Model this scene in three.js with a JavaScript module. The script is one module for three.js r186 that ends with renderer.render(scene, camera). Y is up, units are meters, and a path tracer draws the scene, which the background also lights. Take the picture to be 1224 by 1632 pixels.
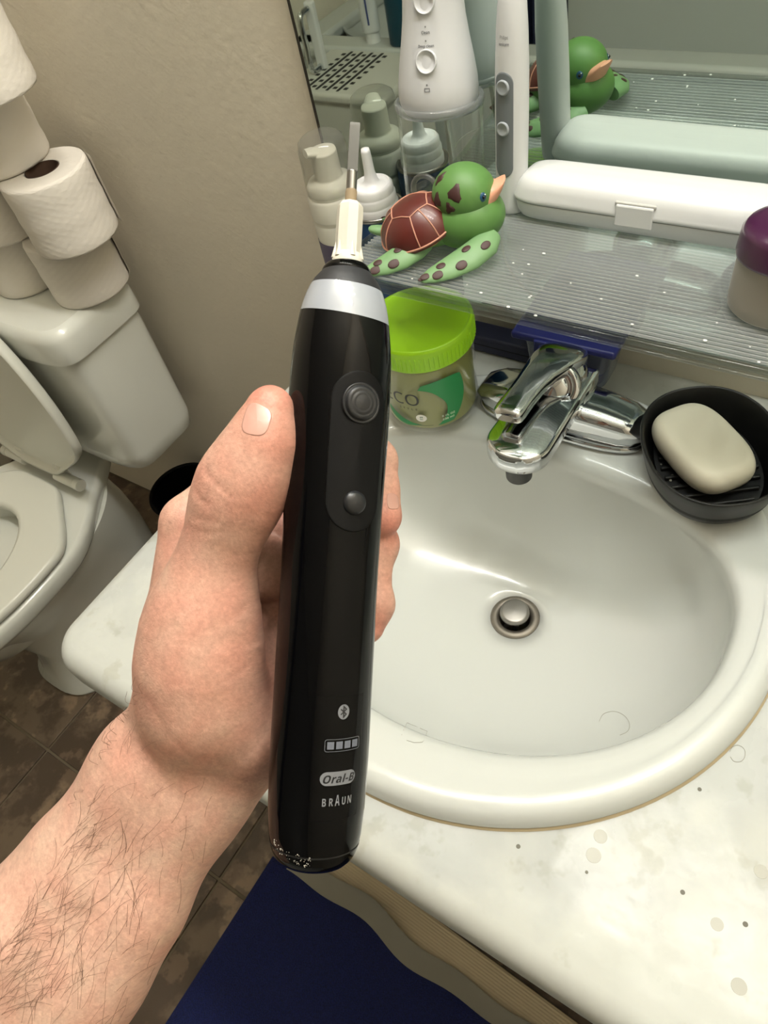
import * as THREE from 'three';
import { RoundedBoxGeometry } from 'three/addons/geometries/RoundedBoxGeometry.js';
import { mergeGeometries, mergeVertices, toCreasedNormals } from 'three/addons/utils/BufferGeometryUtils.js';

// ------------------------------------------------------------------ camera, light, exposure
const scene = new THREE.Scene();
scene.background = new THREE.Color(0x050505);
const FOCAL = 1173.64, CX = 612, CY = 816;                    // the 1224 x 1632 frame
const RIGHT = new THREE.Vector3(0.8304861, -0.17680723, -0.52823483);
const DOWN = new THREE.Vector3(0.32701236, -0.6129379, 0.7192844);
const FWD = new THREE.Vector3(-0.45094983, -0.77009502, -0.45121825);
const camera = new THREE.PerspectiveCamera(2 * Math.atan(CY / FOCAL) * 180 / Math.PI, 0.75, 0.02, 20);
const CAM = new THREE.Vector3(0, 1.27, 0.55);
camera.position.copy(CAM);
const BASIS = new THREE.Matrix4().makeBasis(RIGHT, DOWN.clone().negate(), FWD.clone().negate());
const CAMQ = new THREE.Quaternion().setFromRotationMatrix(BASIS);
camera.quaternion.copy(CAMQ);
scene.add(camera);

const renderer = new THREE.WebGLRenderer({ antialias: true });
renderer.toneMapping = THREE.LinearToneMapping;
renderer.toneMappingExposure = 0.385;
renderer.shadowMap.enabled = true;

const BULB_INTENSITY = 0.4, BULB_COLOR = new THREE.Color(1.0, 0.97, 0.925), BULB_GLOW = 110;
const BULB_Y = 2.05, BULB_Z = 0.12, BULB_X0 = -0.08, BULB_STEP = 0.155;

// ------------------------------------------------------------------ helpers
const V = (x, y, z) => new THREE.Vector3(x, y, z);
const at = (px, py, d) => CAM.clone().addScaledVector(RIGHT, (px - CX) / FOCAL * d).addScaledVector(DOWN, (py - CY) / FOCAL * d).addScaledVector(FWD, d);
const used = new Map();
function numbered(name) {
  const n = used.get(name) ?? 0; used.set(name, n + 1);
  return n ? name + '_' + String(n).padStart(3, '0') : name;
}
let seed = 7;
const rnd = () => { seed = (seed * 1664525 + 1013904223) >>> 0; return seed / 4294967296; };
const rr = (a, b) => a + (b - a) * rnd();
const lerp = (a, b, t) => a + (b - a) * t;
const clamp = (x, a, b) => Math.min(b, Math.max(a, x));
const smooth = (a, b, x) => { const t = clamp((x - a) / (b - a), 0, 1); return t * t * (3 - 2 * t); };

function tag(o, label, category, group) {
  if (label) o.userData.label = label;
  if (category) o.userData.category = category;
  if (group) o.userData.group = group;
  return o;
}
function thing(name, label, category, pos = [0, 0, 0], group) {
  const o = new THREE.Group(); o.name = numbered(name); o.position.set(...pos); scene.add(o);
  return tag(o, label, category, group);
}
function part(parent, name, geo, mat, label) {
  const m = new THREE.Mesh(geo, mat); m.name = name; m.castShadow = m.receiveShadow = true;
  if (label) m.userData.label = label;
  parent.add(m); return m;
}
function struct(name, geo, mat) {
  const m = new THREE.Mesh(geo, mat); m.name = numbered(name); m.castShadow = m.receiveShadow = true; m.userData.kind = 'structure';
  scene.add(m); return m;
}
const merge = (list) => mergeGeometries(list.map((g) => {
  const c = g.index ? g.toNonIndexed() : g.clone();
  for (const k of Object.keys(c.attributes)) if (!['position', 'normal', 'uv'].includes(k)) c.deleteAttribute(k);
  if (!c.attributes.uv) c.setAttribute('uv', new THREE.BufferAttribute(new Float32Array(c.attributes.position.count * 2), 2));
  return c;
}));
const box = (w, h, d, r, x = 0, y = 0, z = 0, seg = 3) => new RoundedBoxGeometry(w, h, d, seg, r).translate(x, y, z);
const lathe = (pts, seg = 48) => new THREE.LatheGeometry(pts.map((p) => new THREE.Vector2(p[0], p[1])), seg);
const cyl = (r0, r1, h, seg = 32) => new THREE.CylinderGeometry(r0, r1, h, seg);

// grid surface: rows of points -> geometry; closed joins the last column to the first, caps close the ends
function surf(rows, closed = true, cap0 = false, cap1 = false, uvs) {
  const n = rows.length, m = rows[0].length, pos = [], uv = [], idx = [], mm = closed ? m + 1 : m;
  rows.forEach((r, i) => { for (let j = 0; j < mm; j++) { const p = r[j % m]; pos.push(p.x, p.y, p.z); const t = uvs ? uvs(i, j) : [j / (mm - 1), i / (n - 1)]; uv.push(t[0], t[1]); } });
  for (let i = 0; i < n - 1; i++) for (let j = 0; j < mm - 1; j++) {
    const a = i * mm + j, b = a + 1, c = a + mm, d = c + 1; idx.push(a, b, c, b, d, c);
  }
  const cap = (i, flip) => {
    const c = new THREE.Vector3(); rows[i].forEach((p) => c.add(p)); c.divideScalar(m);
    const k = pos.length / 3; pos.push(c.x, c.y, c.z); uv.push(0.5, 0.5);
    for (let j = 0; j < m; j++) { const p = rows[i][j]; pos.push(p.x, p.y, p.z); uv.push(0.5, 0.5); }
    for (let j = 0; j < m; j++) { const a = k + 1 + j, b = k + 1 + (j + 1) % m; flip ? idx.push(k, b, a) : idx.push(k, a, b); }
  };
  if (cap0) cap(0, true); if (cap1) cap(n - 1, false);
  const g = new THREE.BufferGeometry();
  g.setAttribute('position', new THREE.Float32BufferAttribute(pos, 3));
  g.setAttribute('uv', new THREE.Float32BufferAttribute(uv, 2));
  g.setIndex(idx); g.computeVertexNormals();
  if (closed) { // weld the normals of the seam
    const N = g.attributes.normal, a = new THREE.Vector3(), b = new THREE.Vector3();
    for (let i = 0; i < n; i++) {
      a.fromBufferAttribute(N, i * mm); b.fromBufferAttribute(N, i * mm + mm - 1); a.add(b).normalize();
      N.setXYZ(i * mm, a.x, a.y, a.z); N.setXYZ(i * mm + mm - 1, a.x, a.y, a.z);
    }
  }
  return g;
}
// loft of superellipses along y: [y, halfX, halfZ, exponent, offsetX, offsetZ]
function loftY(secs, seg = 48, cap0 = true, cap1 = true) {
  const rows = secs.map(([y, a, b, e = 2, ox = 0, oz = 0]) => {
    const r = []; for (let j = 0; j < seg; j++) { const t = j / seg * Math.PI * 2, c = Math.cos(t), s = Math.sin(t);
      r.push(V(ox + a * Math.sign(c) * Math.abs(c) ** (2 / e), y, oz - b * Math.sign(s) * Math.abs(s) ** (2 / e))); } return r;
  });
  return surf(rows, true, cap0, cap1);
}
// tube of varying elliptical section along points: list of {p, a, b}, side vector given
function sweep(list, side, seg = 20, caps = true, e = 2) {
  const rows = list.map((s, i) => {
    const t = (list[Math.min(i + 1, list.length - 1)].p.clone()).sub(list[Math.max(i - 1, 0)].p).normalize();
    const x = (s.side ?? side).clone().addScaledVector(t, -(s.side ?? side).dot(t)).normalize(), y = t.clone().cross(x);
    const r = []; for (let j = 0; j < seg; j++) { const q = j / seg * Math.PI * 2, c = Math.cos(q), n = Math.sin(q), k = s.e ?? e;
      r.push(s.p.clone().addScaledVector(x, s.a * Math.sign(c) * Math.abs(c) ** (2 / k)).addScaledVector(y, s.b * Math.sign(n) * Math.abs(n) ** (2 / k))); } return r;
  });
  return surf(rows, true, caps, caps);
}
function tube(points, r, seg = 6, n = 24) { return new THREE.TubeGeometry(new THREE.CatmullRomCurve3(points), n, r, seg, false); }
function flat(geo) { const g = geo.index ? geo.toNonIndexed() : geo; g.computeVertexNormals(); return g; }

// tileable value noise
function noiseField(n, cells, s) {
  let k = s >>> 0; const rn = () => { k = (k * 1664525 + 1013904223) >>> 0; return k / 4294967296; };
  const g = new Float32Array(cells * cells); for (let i = 0; i < g.length; i++) g[i] = rn();
  const f = new Float32Array(n * n);
  for (let y = 0; y < n; y++) for (let x = 0; x < n; x++) {
    const u = x / n * cells, v = y / n * cells, i = Math.floor(u), j = Math.floor(v); let a = u - i, b = v - j; a = a * a * (3 - 2 * a); b = b * b * (3 - 2 * b);
    const G = (p, q) => g[(q % cells) * cells + (p % cells)];
    f[y * n + x] = lerp(lerp(G(i, j), G(i + 1, j), a), lerp(G(i, j + 1), G(i + 1, j + 1), a), b);
  }
  return f;
}
function fbm(n, base, oct, s, gain = 0.5) {
  const f = new Float32Array(n * n); let a = 1, t = 0;
  for (let o = 0; o < oct; o++) { const c = base << o; if (c > n) break; const q = noiseField(n, c, s + o * 31); for (let i = 0; i < f.length; i++) f[i] += a * q[i]; t += a; a *= gain; }
  for (let i = 0; i < f.length; i++) f[i] /= t; return f;
}
function texOf(n, fn, srgb = false, rep = 1) {
  const d = new Uint8Array(n * n * 4);
  for (let i = 0; i < n * n; i++) { const c = fn(i, i % n, Math.floor(i / n)); d[i * 4] = clamp(c[0], 0, 255); d[i * 4 + 1] = clamp(c[1], 0, 255); d[i * 4 + 2] = clamp(c[2], 0, 255); d[i * 4 + 3] = 255; }
  const t = new THREE.DataTexture(d, n, n, THREE.RGBAFormat); t.wrapS = t.wrapT = THREE.RepeatWrapping; t.magFilter = THREE.LinearFilter; t.minFilter = THREE.LinearMipmapLinearFilter;
  if (srgb) t.colorSpace = THREE.SRGBColorSpace; t.repeat.set(rep, rep); t.needsUpdate = true; return t;
}
const gray = (f, lo = 0, hi = 255) => (i) => { const v = lo + (hi - lo) * f[i]; return [v, v, v]; };
function canvasTex(w, h, draw) {
  const c = document.createElement('canvas'); c.width = w; c.height = h; draw(c.getContext('2d'), w, h);
  const t = new THREE.CanvasTexture(c); t.colorSpace = THREE.SRGBColorSpace; t.anisotropy = 8; return t;
}
const std = (color, roughness = 0.5, o = {}) => new THREE.MeshStandardMaterial({ color, roughness, ...o });
const phys = (color, roughness = 0.5, o = {}) => new THREE.MeshPhysicalMaterial({ color, roughness, ...o });
const worldUV = (geo, ax, ay, s = 1) => { const p = geo.attributes.position, uv = new Float32Array(p.count * 2); for (let i = 0; i < p.count; i++) { uv[i * 2] = p.getComponent(i, ax) * s; uv[i * 2 + 1] = p.getComponent(i, ay) * s; } geo.setAttribute('uv', new THREE.BufferAttribute(uv, 2)); return geo; };

// ------------------------------------------------------------------ materials
const n1 = fbm(512, 4, 6, 11), n2 = fbm(512, 32, 4, 5, 0.6), n3 = fbm(512, 64, 3, 77, 0.7), n4 = fbm(512, 8, 5, 210);
const bumpFine = texOf(512, gray(n3)), bumpMid = texOf(512, gray(n2));
const M = {
  wall: std(0xe0d8c6, 0.75, { bumpMap: texOf(512, gray(n2), false, 4), bumpScale: 0.0004 }),
  ceiling: std(0xd8d4c8, 0.9),
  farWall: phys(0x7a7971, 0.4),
  porcelain: phys(0xcacdc9, 0.22, { clearcoat: 0.5, clearcoatRoughness: 0.08 }),
  toilet: phys(0xdddfd6, 0.2, { clearcoat: 0.5, clearcoatRoughness: 0.1 }),
  seat: phys(0xd9dacf, 0.3),
  chrome: std(0xd2d4d6, 0.07, { metalness: 1 }),
  steel: std(0x8c8a86, 0.3, { metalness: 1 }),
  aerator: std(0x4a4a48, 0.45, { metalness: 0.8 }),
  black: phys(0x040405, 0.06, { specularIntensity: 0.36 }),
  rubber: phys(0x060607, 0.55, { specularIntensity: 0.35 }),
  white: phys(0xd4d6d6, 0.35),
  whiteMatte: std(0xe4e4e2, 0.5),
  clear: phys(0xffffff, 0.04, { transmission: 1, thickness: 0, ior: 1.45 }),
  clearSoft: phys(0xe4e4e0, 0.14, { transmission: 0.93, thickness: 0, ior: 1.45 }),
  shelf: phys(0xf0f3f3, 0.05, { transmission: 1, thickness: 0, ior: 1.5 }),
  shelfRib: phys(0xeef1f1, 0.16, { transmission: 0.78, thickness: 0, ior: 1.5 }),
  mirror: std(0xc9d6cf, 0.015, { metalness: 1 }),
};

// ------------------------------------------------------------------ the room
const XL = -1.78, XR = 0.62, ZF = 2.18, HC = 2.4, WT = 0.1, ZW = -0.006;
const floor = struct('floor', new THREE.BoxGeometry(XR - XL + 2 * WT, 0.1, ZF - ZW + 2 * WT).translate((XL + XR) / 2, -0.0535, (ZF + ZW) / 2), std(0x6d6250, 0.9));
const tileTex = (s) => { const a = fbm(512, 5, 6, s, 0.62), b = fbm(512, 12, 5, s + 9, 0.6); return texOf(512, (i) => {
  const v = a[i], w = b[i], k = smooth(0.46, 0.62, v), q = smooth(0.54, 0.66, w);
  return [lerp(74, 104, k) + 30 * q, lerp(60, 88, k) + 26 * q, lerp(46, 70, k) + 22 * q]; }, true); };
const tileMats = [401, 533, 677].map((s) => std(0xffffff, 0.5, { map: tileTex(s), bumpMap: bumpMid, bumpScale: 0.0006 }));
{
  const P = 0.4575, X0 = -1.038, Z0 = 0.582, G = 0.0022;
  for (let i = -2; i <= 3; i++) for (let k = -2; k <= 1; k++) {
    const xa = Math.max(X0 + i * P, XL), xb = Math.min(X0 + (i + 1) * P, XR), za = Math.max(Z0 + k * P, ZW), zb = Math.min(Z0 + (k + 1) * P, 1.36);
    if (xb - xa < 0.02 || zb - za < 0.02) continue;
    const g = new RoundedBoxGeometry(xb - xa - 2 * G, 0.008, zb - za - 2 * G, 2, 0.0016).translate((xa + xb) / 2, -0.004, (za + zb) / 2);
    worldUV(g, 0, 2, 2.1); part(floor, 'tile', g, tileMats[(i * 5 + k * 3 + 40) % 3]);
  }
}
struct('wall_back', worldUV(new THREE.BoxGeometry(XR - XL + 2 * WT, HC, WT).translate((XL + XR) / 2, HC / 2, ZW - WT / 2), 0, 1), M.wall);
struct('wall_left', worldUV(new THREE.BoxGeometry(WT, HC, ZF - ZW).translate(XL - WT / 2, HC / 2, (ZF + ZW) / 2), 2, 1), M.wall);
struct('wall_right', worldUV(new THREE.BoxGeometry(WT, HC, ZF - ZW).translate(XR + WT / 2, HC / 2, (ZF + ZW) / 2), 2, 1), M.wall);
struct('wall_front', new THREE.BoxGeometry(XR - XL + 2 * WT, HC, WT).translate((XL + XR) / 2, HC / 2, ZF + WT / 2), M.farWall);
struct('ceiling', new THREE.BoxGeometry(XR - XL + 2 * WT, 0.1, ZF - ZW + 2 * WT).translate((XL + XR) / 2, HC + 0.05, (ZF + ZW) / 2), M.ceiling);
struct('baseboard_back', box(0.5, 0.08, 0.012, 0.003, -0.76 + 0.01, 0.04, ZW + 0.006), M.ceiling);

// vanity light bar above the mirror, six globes
{
  const t = thing('vanity_light', 'chrome vanity light bar with six round bulbs on the wall above the mirror', 'light', [BULB_X0, BULB_Y, ZW]);
  part(t, 'backplate', box(1.0, 0.11, 0.03, 0.008, 0, 0, 0.015), M.chrome);
  const glow = std(0xfff4e4, 0.4, { emissive: BULB_COLOR, emissiveIntensity: BULB_GLOW });
  for (let i = 0; i < 6; i++) {
    const x = (i - 2.5) * BULB_STEP, z = BULB_Z - ZW;
    part(t, 'socket', cyl(0.022, 0.026, z - 0.065, 20).rotateX(Math.PI / 2).translate(x, 0, 0.03 + (z - 0.065) / 2), M.chrome);
    part(t, 'bulb', new THREE.SphereGeometry(0.045, 24, 16).translate(x, 0, z), glow);
    const l = new THREE.PointLight(BULB_COLOR, BULB_INTENSITY, 0, 2); l.position.set(x, 0, z); l.castShadow = true; l.shadow.radius = 1.9; t.add(l);
  }
}

// mirror
{
  const t = thing('wall_mirror', 'large frameless wall mirror with a thin dark left edge above the sink', 'mirror', [0, 0, 0]);
  const x0 = -0.4885, x1 = 0.56, y0 = 0.8, y1 = 1.93;
  part(t, 'glass', new THREE.BoxGeometry(x1 - x0, y1 - y0, 0.005).translate((x0 + x1) / 2, (y0 + y1) / 2, -0.0025), M.mirror);
  part(t, 'edge', new THREE.BoxGeometry(0.003, y1 - y0, 0.0062).translate(x0 - 0.0015, (y0 + y1) / 2, -0.0029), std(0x2a261e, 0.6));
}

// bathtub side of the room, seen in the mirror
{
  const t = thing('bathtub', 'white bathtub with a flat rim across the room, seen in the mirror', 'bathtub', [-0.58, 0, 1.77]);
  const L = 2.38, D = 0.8, H = 0.45;
  part(t, 'apron', box(L, H - 0.03, 0.05, 0.012, 0, (H - 0.03) / 2, -D / 2 + 0.035), M.porcelain);
  part(t, 'rim', merge([box(L, 0.04, 0.09, 0.015, 0, H - 0.02, -D / 2 + 0.045), box(L, 0.04, 0.08, 0.015, 0, H - 0.02, D / 2 - 0.04), box(0.1, 0.04, D - 0.02, 0.015, L / 2 - 0.05, H - 0.02, 0), box(0.1, 0.04, D - 0.02, 0.015, -L / 2 + 0.05, H - 0.02, 0)]), M.porcelain);
  const rows = []; for (let i = 0; i <= 8; i++) { const f = i / 8 * Math.PI / 2, r = []; for (let j = 0; j < 48; j++) { const q = j / 48 * Math.PI * 2, c = Math.cos(q), s = Math.sin(q), e = 0.35, k = 1 - 0.12 * Math.sin(f) - (i === 8 ? 0 : 0);
    r.push(V((L / 2 - 0.08) * k * Math.sign(c) * Math.abs(c) ** e, H - 0.015 - 0.33 * Math.sin(f), -(D / 2 - 0.07) * k * Math.sign(s) * Math.abs(s) ** e)); } rows.push(r); }
  part(t, 'basin', surf(rows, true, false, true), M.porcelain);
}
{
  const B = [-1.43, 0, 1.225], t = thing('storage_box', 'white plastic box with a slotted top, reflected at the left of the mirror', 'box', B);
  const mat = phys(0xd6d5cc, 0.4), dark = std(0x1b1a17, 0.9);
  part(t, 'body', box(0.34, 0.43, 0.25, 0.02, 0.03, 0.215, 0), mat);
  part(t, 'lid', box(0.36, 0.03, 0.27, 0.012, 0.03, 0.437, 0), mat);
  const holes = [];
  for (let i = 0; i < 4; i++) part(t, 'slot', new THREE.BoxGeometry(0.008, 0.004, 0.235).translate(-0.06 + i * 0.036, 0.4512, 0), dark);
  for (let i = 0; i < 5; i++) for (let k = 0; k < 7; k++) holes.push(new THREE.BoxGeometry(0.012, 0.003, 0.012).translate(-0.078 + i * 0.036, 0.4515, -0.1 + k * 0.033));
  part(t, 'holes', merge(holes), dark).userData.kind = 'stuff';
  const tb = thing('squeeze_tube', 'white squeeze tube with blue print standing on the tub rim, seen in the mirror', 'tube', [-1.464, 0.4505, 1.42]);
  part(tb, 'cap', cyl(0.02, 0.022, 0.03, 24).translate(0, 0.015, 0), M.whiteMatte);
  part(tb, 'body', loftY([[0.03, 0.027, 0.024], [0.08, 0.029, 0.02], [0.17, 0.031, 0.003]], 32), M.white);
  part(tb, 'print', box(0.006, 0.07, 0.001, 0.0004, 0.008, 0.085, -0.0215), std(0x2a3f7c, 0.5));
  const bt = thing('shampoo_bottle', 'dark teal bottle standing beside the white tube, seen in the mirror', 'bottle', [-1.36, 0.4505, 1.41]);
  part(bt, 'body', loftY([[0, 0.03, 0.02, 2.6], [0.005, 0.034, 0.023, 2.6], [0.15, 0.033, 0.022, 2.6], [0.175, 0.02, 0.016], [0.18, 0.014, 0.014]], 32), phys(0x123c4c, 0.3));
  part(bt, 'cap', cyl(0.015, 0.015, 0.025, 24).translate(0, 0.192, 0), M.rubber);
  const gb = thing('grab_bar', 'short chrome bar fixed upright beyond the box, reflected by the mirror edge', 'bar', [-1.52, 0.45, 1.2]);
  part(gb, 'bar', tube([V(0, 0.01, 0.03), V(0, 0.015, -0.012), V(0, 0.08, -0.016), V(0, 0.15, -0.012), V(0, 0.155, 0.03)], 0.008, 10, 40), M.chrome);
  part(gb, 'post', box(0.03, 0.2, 0.02, 0.006, 0, 0.07, 0.035), M.whiteMatte);
  const sc = thing('shower_curtain', 'navy blue shower curtain bunched inside the tub, a dark strip in the mirror', 'curtain', [-0.962, 0.13, 1.5]);
  const rows = []; for (let i = 0; i <= 10; i++) { const r = [], y = i / 10 * 1.85; for (let j = 0; j <= 40; j++) r.push(V(j / 40 * 0.13 - 0.065, y, 0.022 * Math.sin(j * 0.8) + 0.004 * Math.sin(i))); rows.push(r); }
  part(sc, 'fabric', surf(rows, false), std(0x0c1230, 0.85, { side: THREE.DoubleSide }));
}

// ------------------------------------------------------------------ vanity: cabinet, countertop, sink
const CT = 0.76, SX = -0.19, SZ = 0.255;
{
  const t = thing('vanity_cabinet', 'beige vanity cabinet in shade below the white countertop', 'cabinet', [0.06, 0, 0.195]);
  const cm = std(0x9b9078, 0.8, { bumpMap: texOf(256, (i, x) => { const v = 127 + 120 * Math.sin(x / 256 * Math.PI * 2 * 32); return [v, v, v]; }, false, 1), bumpScale: 0.0004 });
  const w = 1.02, d = 0.39;
  part(t, 'carcass', worldUV(merge([box(0.018, 0.7, d - 0.02, 0.003, -w / 2 + 0.009, 0.37, -0.01), box(0.018, 0.7, d - 0.02, 0.003, w / 2 - 0.009, 0.37, -0.01), box(w - 0.04, 0.018, d - 0.03, 0.003, 0, 0.1, -0.01), box(w, 0.1, 0.018, 0.003, 0, 0.05, d / 2 - 0.05)]), 0, 1, 3), cm);
  for (let i = 0; i < 2; i++) { const dr = part(t, 'door', worldUV(box(w / 2 - 0.012, 0.49, 0.014, 0.005, (i - 0.5) * w / 2, 0.32, d / 2 - 0.02 + 0.011), 0, 1, 3), cm);
    part(dr, 'knob', new THREE.SphereGeometry(0.014, 16, 12).translate((i ? -0.5 : 0.5) * 0.12 + 0, 0.52, d / 2 + 0.012), M.steel); }
}
// sink outlines as functions of the angle
const outerR = (q) => [SX + 0.222 * Math.cos(q), SZ + 0.212 * Math.sin(q)];          // +z is towards the viewer
const innerR = (q) => { const c = Math.cos(q), s = Math.sin(q); if (s >= 0) return [SX + 0.188 * c, 0.262 + 0.152 * s]; const e = 2 / 2.5; return [SX + 0.188 * Math.sign(c) * Math.abs(c) ** e, 0.262 - 0.121 * Math.abs(s) ** e]; };
const DR = [-0.184, 0.2326], DY = 0.632;
{
  // countertop: offset rings of a rounded rectangle, bullnose front and left, a low drip ridge, then a flat top with the sink hole
  const X0 = -0.495, X1 = 0.56, Z0 = ZW, Z1 = 0.506, TH = 0.042;
  const outline = (inset) => { const r = Math.max(0.034 - inset, 0.004), p = [], xa = X0 + inset, zb = Z1 - inset;
    p.push(V(xa, 0, Z0)); for (let i = 0; i <= 24; i++) p.push(V(xa, 0, lerp(Z0, zb - r, (i + 0.5) / 25)));
    for (let i = 0; i <= 12; i++) { const a = i / 12 * Math.PI / 2; p.push(V(xa + r - r * Math.cos(a), 0, zb - r + r * Math.sin(a))); }
    for (let i = 1; i <= 60; i++) p.push(V(lerp(xa + r, X1, i / 60), 0, zb)); return p; };
  const prof = [[0.03, -TH], [0.006, -TH], [0.002, -TH + 0.003], [0, -TH + 0.01]];
  for (let i = 0; i <= 8; i++) { const a = i / 8 * Math.PI / 2; prof.push([0.016 * (1 - Math.cos(a)), -0.016 + 0.018 * Math.sin(a)]); }
  prof.push([0.024, 0.0024], [0.028, 0.0022], [0.034, 0.0014], [0.04, 0.0004], [0.044, 0], [0.05, 0]);
  const rows = prof.map(([i, y]) => outline(i).map((p) => p.setY(CT + y)));
  const rim = surf(rows, false); 
  const last = outline(0.05), sh = new THREE.Shape(); last.forEach((p, i) => (i ? sh.lineTo(p.x, -p.z) : sh.moveTo(p.x, -p.z))); sh.lineTo(X1, -Z0); sh.closePath();
  const h = new THREE.Path(); for (let i = 0; i <= 96; i++) { const q = -i / 96 * Math.PI * 2, [x, z] = outerR(q), k = 0.93; const X = SX + (x - SX) * k, Z = SZ + (z - SZ) * k; i ? h.lineTo(X, -Z) : h.moveTo(X, -Z); } sh.holes.push(h);
  const top = new THREE.ShapeGeometry(sh, 1).rotateX(-Math.PI / 2).translate(0, CT, 0);
  const g = worldUV(merge([rim, top]), 0, 2, 1);
  const a = fbm(1024, 4, 7, 91, 0.55), b = fbm(1024, 24, 5, 17, 0.6), c = fbm(1024, 6, 5, 333);
  const cmap = texOf(1024, (i) => { const k = smooth(0.5, 0.66, a[i]) * 0.8, s = smooth(0.6, 0.72, b[i]); return [197 - 17 * k - 10 * s, 199 - 16 * k - 11 * s, 193 - 12 * k - 14 * s]; }, true, 1.7);
  const rmap = texOf(1024, (i) => { const v = 66 + 110 * smooth(0.42, 0.62, c[i]) + 60 * (b[i] - 0.5); return [v, v, v]; }, false, 2.3);
  const t = thing('countertop', 'off white worn vanity countertop with a rounded front edge', 'countertop');
  part(t, 'slab', g, phys(0xffffff, 1, { map: cmap, roughnessMap: rmap, specularIntensity: 0.4, bumpMap: texOf(512, gray(n4), false, 3), bumpScale: 0.0012 }));
  // dried water spots and specks on the worn right side
  const spot = std(0xa09f92, 0.35), speck = std(0x6f6d62, 0.7);
  const put = (px, py, r, m) => { const d = at(px, py, 1).sub(CAM), k = (CT + 0.00005 - CAM.y) / d.y, p = CAM.clone().addScaledVector(d, k); part(t, m === spot ? 'water_spot' : 'speck', cyl(r, r * 1.02, 0.0002, 18).translate(p.x, p.y, p.z), m); };
  put(957, 1333, 0.0042, spot); put(946, 1363, 0.0046, spot); put(1143, 1473, 0.0036, spot); put(1178, 1572, 0.0042, spot); put(1213, 1389, 0.004, spot);
  put(826, 1349, 0.0014, speck); put(1115, 1258, 0.0013, speck); put(1088, 1422, 0.0014, speck); put(832, 1432, 0.0012, speck); put(935, 1390, 0.001, speck); put(1188, 1473, 0.0015, speck);
}
{
  const t = thing('sink', 'white porcelain drop-in sink with a rounded rim set in the countertop', 'sink', [SX, CT, SZ]);
  const N = 144, rows = [];
  const ring = (f) => { const r = []; for (let j = 0; j < N; j++) { const q = -j / N * Math.PI * 2, p = f(q); r.push(V(p[0] - SX, p[1] - CT, p[2] - SZ)); } rows.push(r); };
  const mix = (q, s, y) => { const o = outerR(q), i = innerR(q); return [lerp(o[0], i[0], s), CT + y, lerp(o[1], i[1], s)]; };
  const inset = (q, mm, y) => { const o = outerR(q), i = innerR(q), l = Math.hypot(o[0] - i[0], o[1] - i[1]); return mix(q, mm / 1000 / l, y); };
  ring((q) => inset(q, 6, -0.004)); ring((q) => inset(q, 0.4, 0.0005)); ring((q) => inset(q, 0, 0.004)); ring((q) => inset(q, 1.2, 0.009)); ring((q) => inset(q, 4, 0.0135)); ring((q) => inset(q, 8, 0.016)); ring((q) => inset(q, 13, 0.0168)); ring((q) => inset(q, 18, 0.0162));
  ring((q) => mix(q, 0.5, 0.0148)); ring((q) => mix(q, 0.62, 0.0138)); ring((q) => mix(q, 0.74, 0.013)); ring((q) => mix(q, 0.86, 0.0118)); ring((q) => mix(q, 0.94, 0.0092)); ring((q) => mix(q, 1, 0.004));
  const H = CT + 0.004 - DY;
  for (let k = 1; k <= 22; k++) { const f = k / 22 * Math.PI / 2, rho = Math.cos(f) ** 0.82, dep = Math.sin(f) ** 0.92;
    ring((q) => { const i = innerR(q), dx = DR[0] + 0.0205 * Math.cos(q), dz = DR[1] + 0.0205 * Math.sin(q); return [lerp(dx, i[0], rho), CT + 0.004 - H * dep, lerp(dz, i[1], rho)]; }); }
  ring((q) => [DR[0] + 0.02 * Math.cos(q), DY - 0.05, DR[1] + 0.02 * Math.sin(q)]);
  part(t, 'basin', surf(rows, true), M.porcelain);
  const dr = part(t, 'drain', lathe([[0.0145, -0.03], [0.0145, -0.004], [0.016, 0.0005], [0.019, 0.0016], [0.0225, 0.001], [0.0238, -0.001]], 48).translate(DR[0] - SX, DY - CT + 0.0012, DR[1] - SZ), std(0x7d786e, 0.5, { metalness: 0.8 }), 'dull metal drain ring');
  part(dr, 'stopper', lathe([[0.003, -0.03], [0.003, -0.005], [0.0125, -0.003], [0.0142, 0], [0.0138, 0.003], [0.011, 0.0045], [0, 0.005]], 40).translate(DR[0] - SX, DY - CT + 0.0085, DR[1] - SZ), std(0x8f8d88, 0.42, { metalness: 0.9 }), 'raised round metal stopper');
  part(t, 'sealant', surf([0, 1, 2].map((k) => { const r = []; for (let j = 0; j < N; j++) { const q = -j / N * Math.PI * 2, [x, z] = outerR(q), g = 1 + (k === 0 ? 0.006 : k === 1 ? 0.003 : -0.004); r.push(V((x - SX) * g, k === 0 ? 0.0002 : k === 1 ? 0.0012 : 0.0024, (z - SZ) * g)); } return r; }), true), std(0xb8a888, 0.7), 'yellowed bead of sealant');
}

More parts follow.
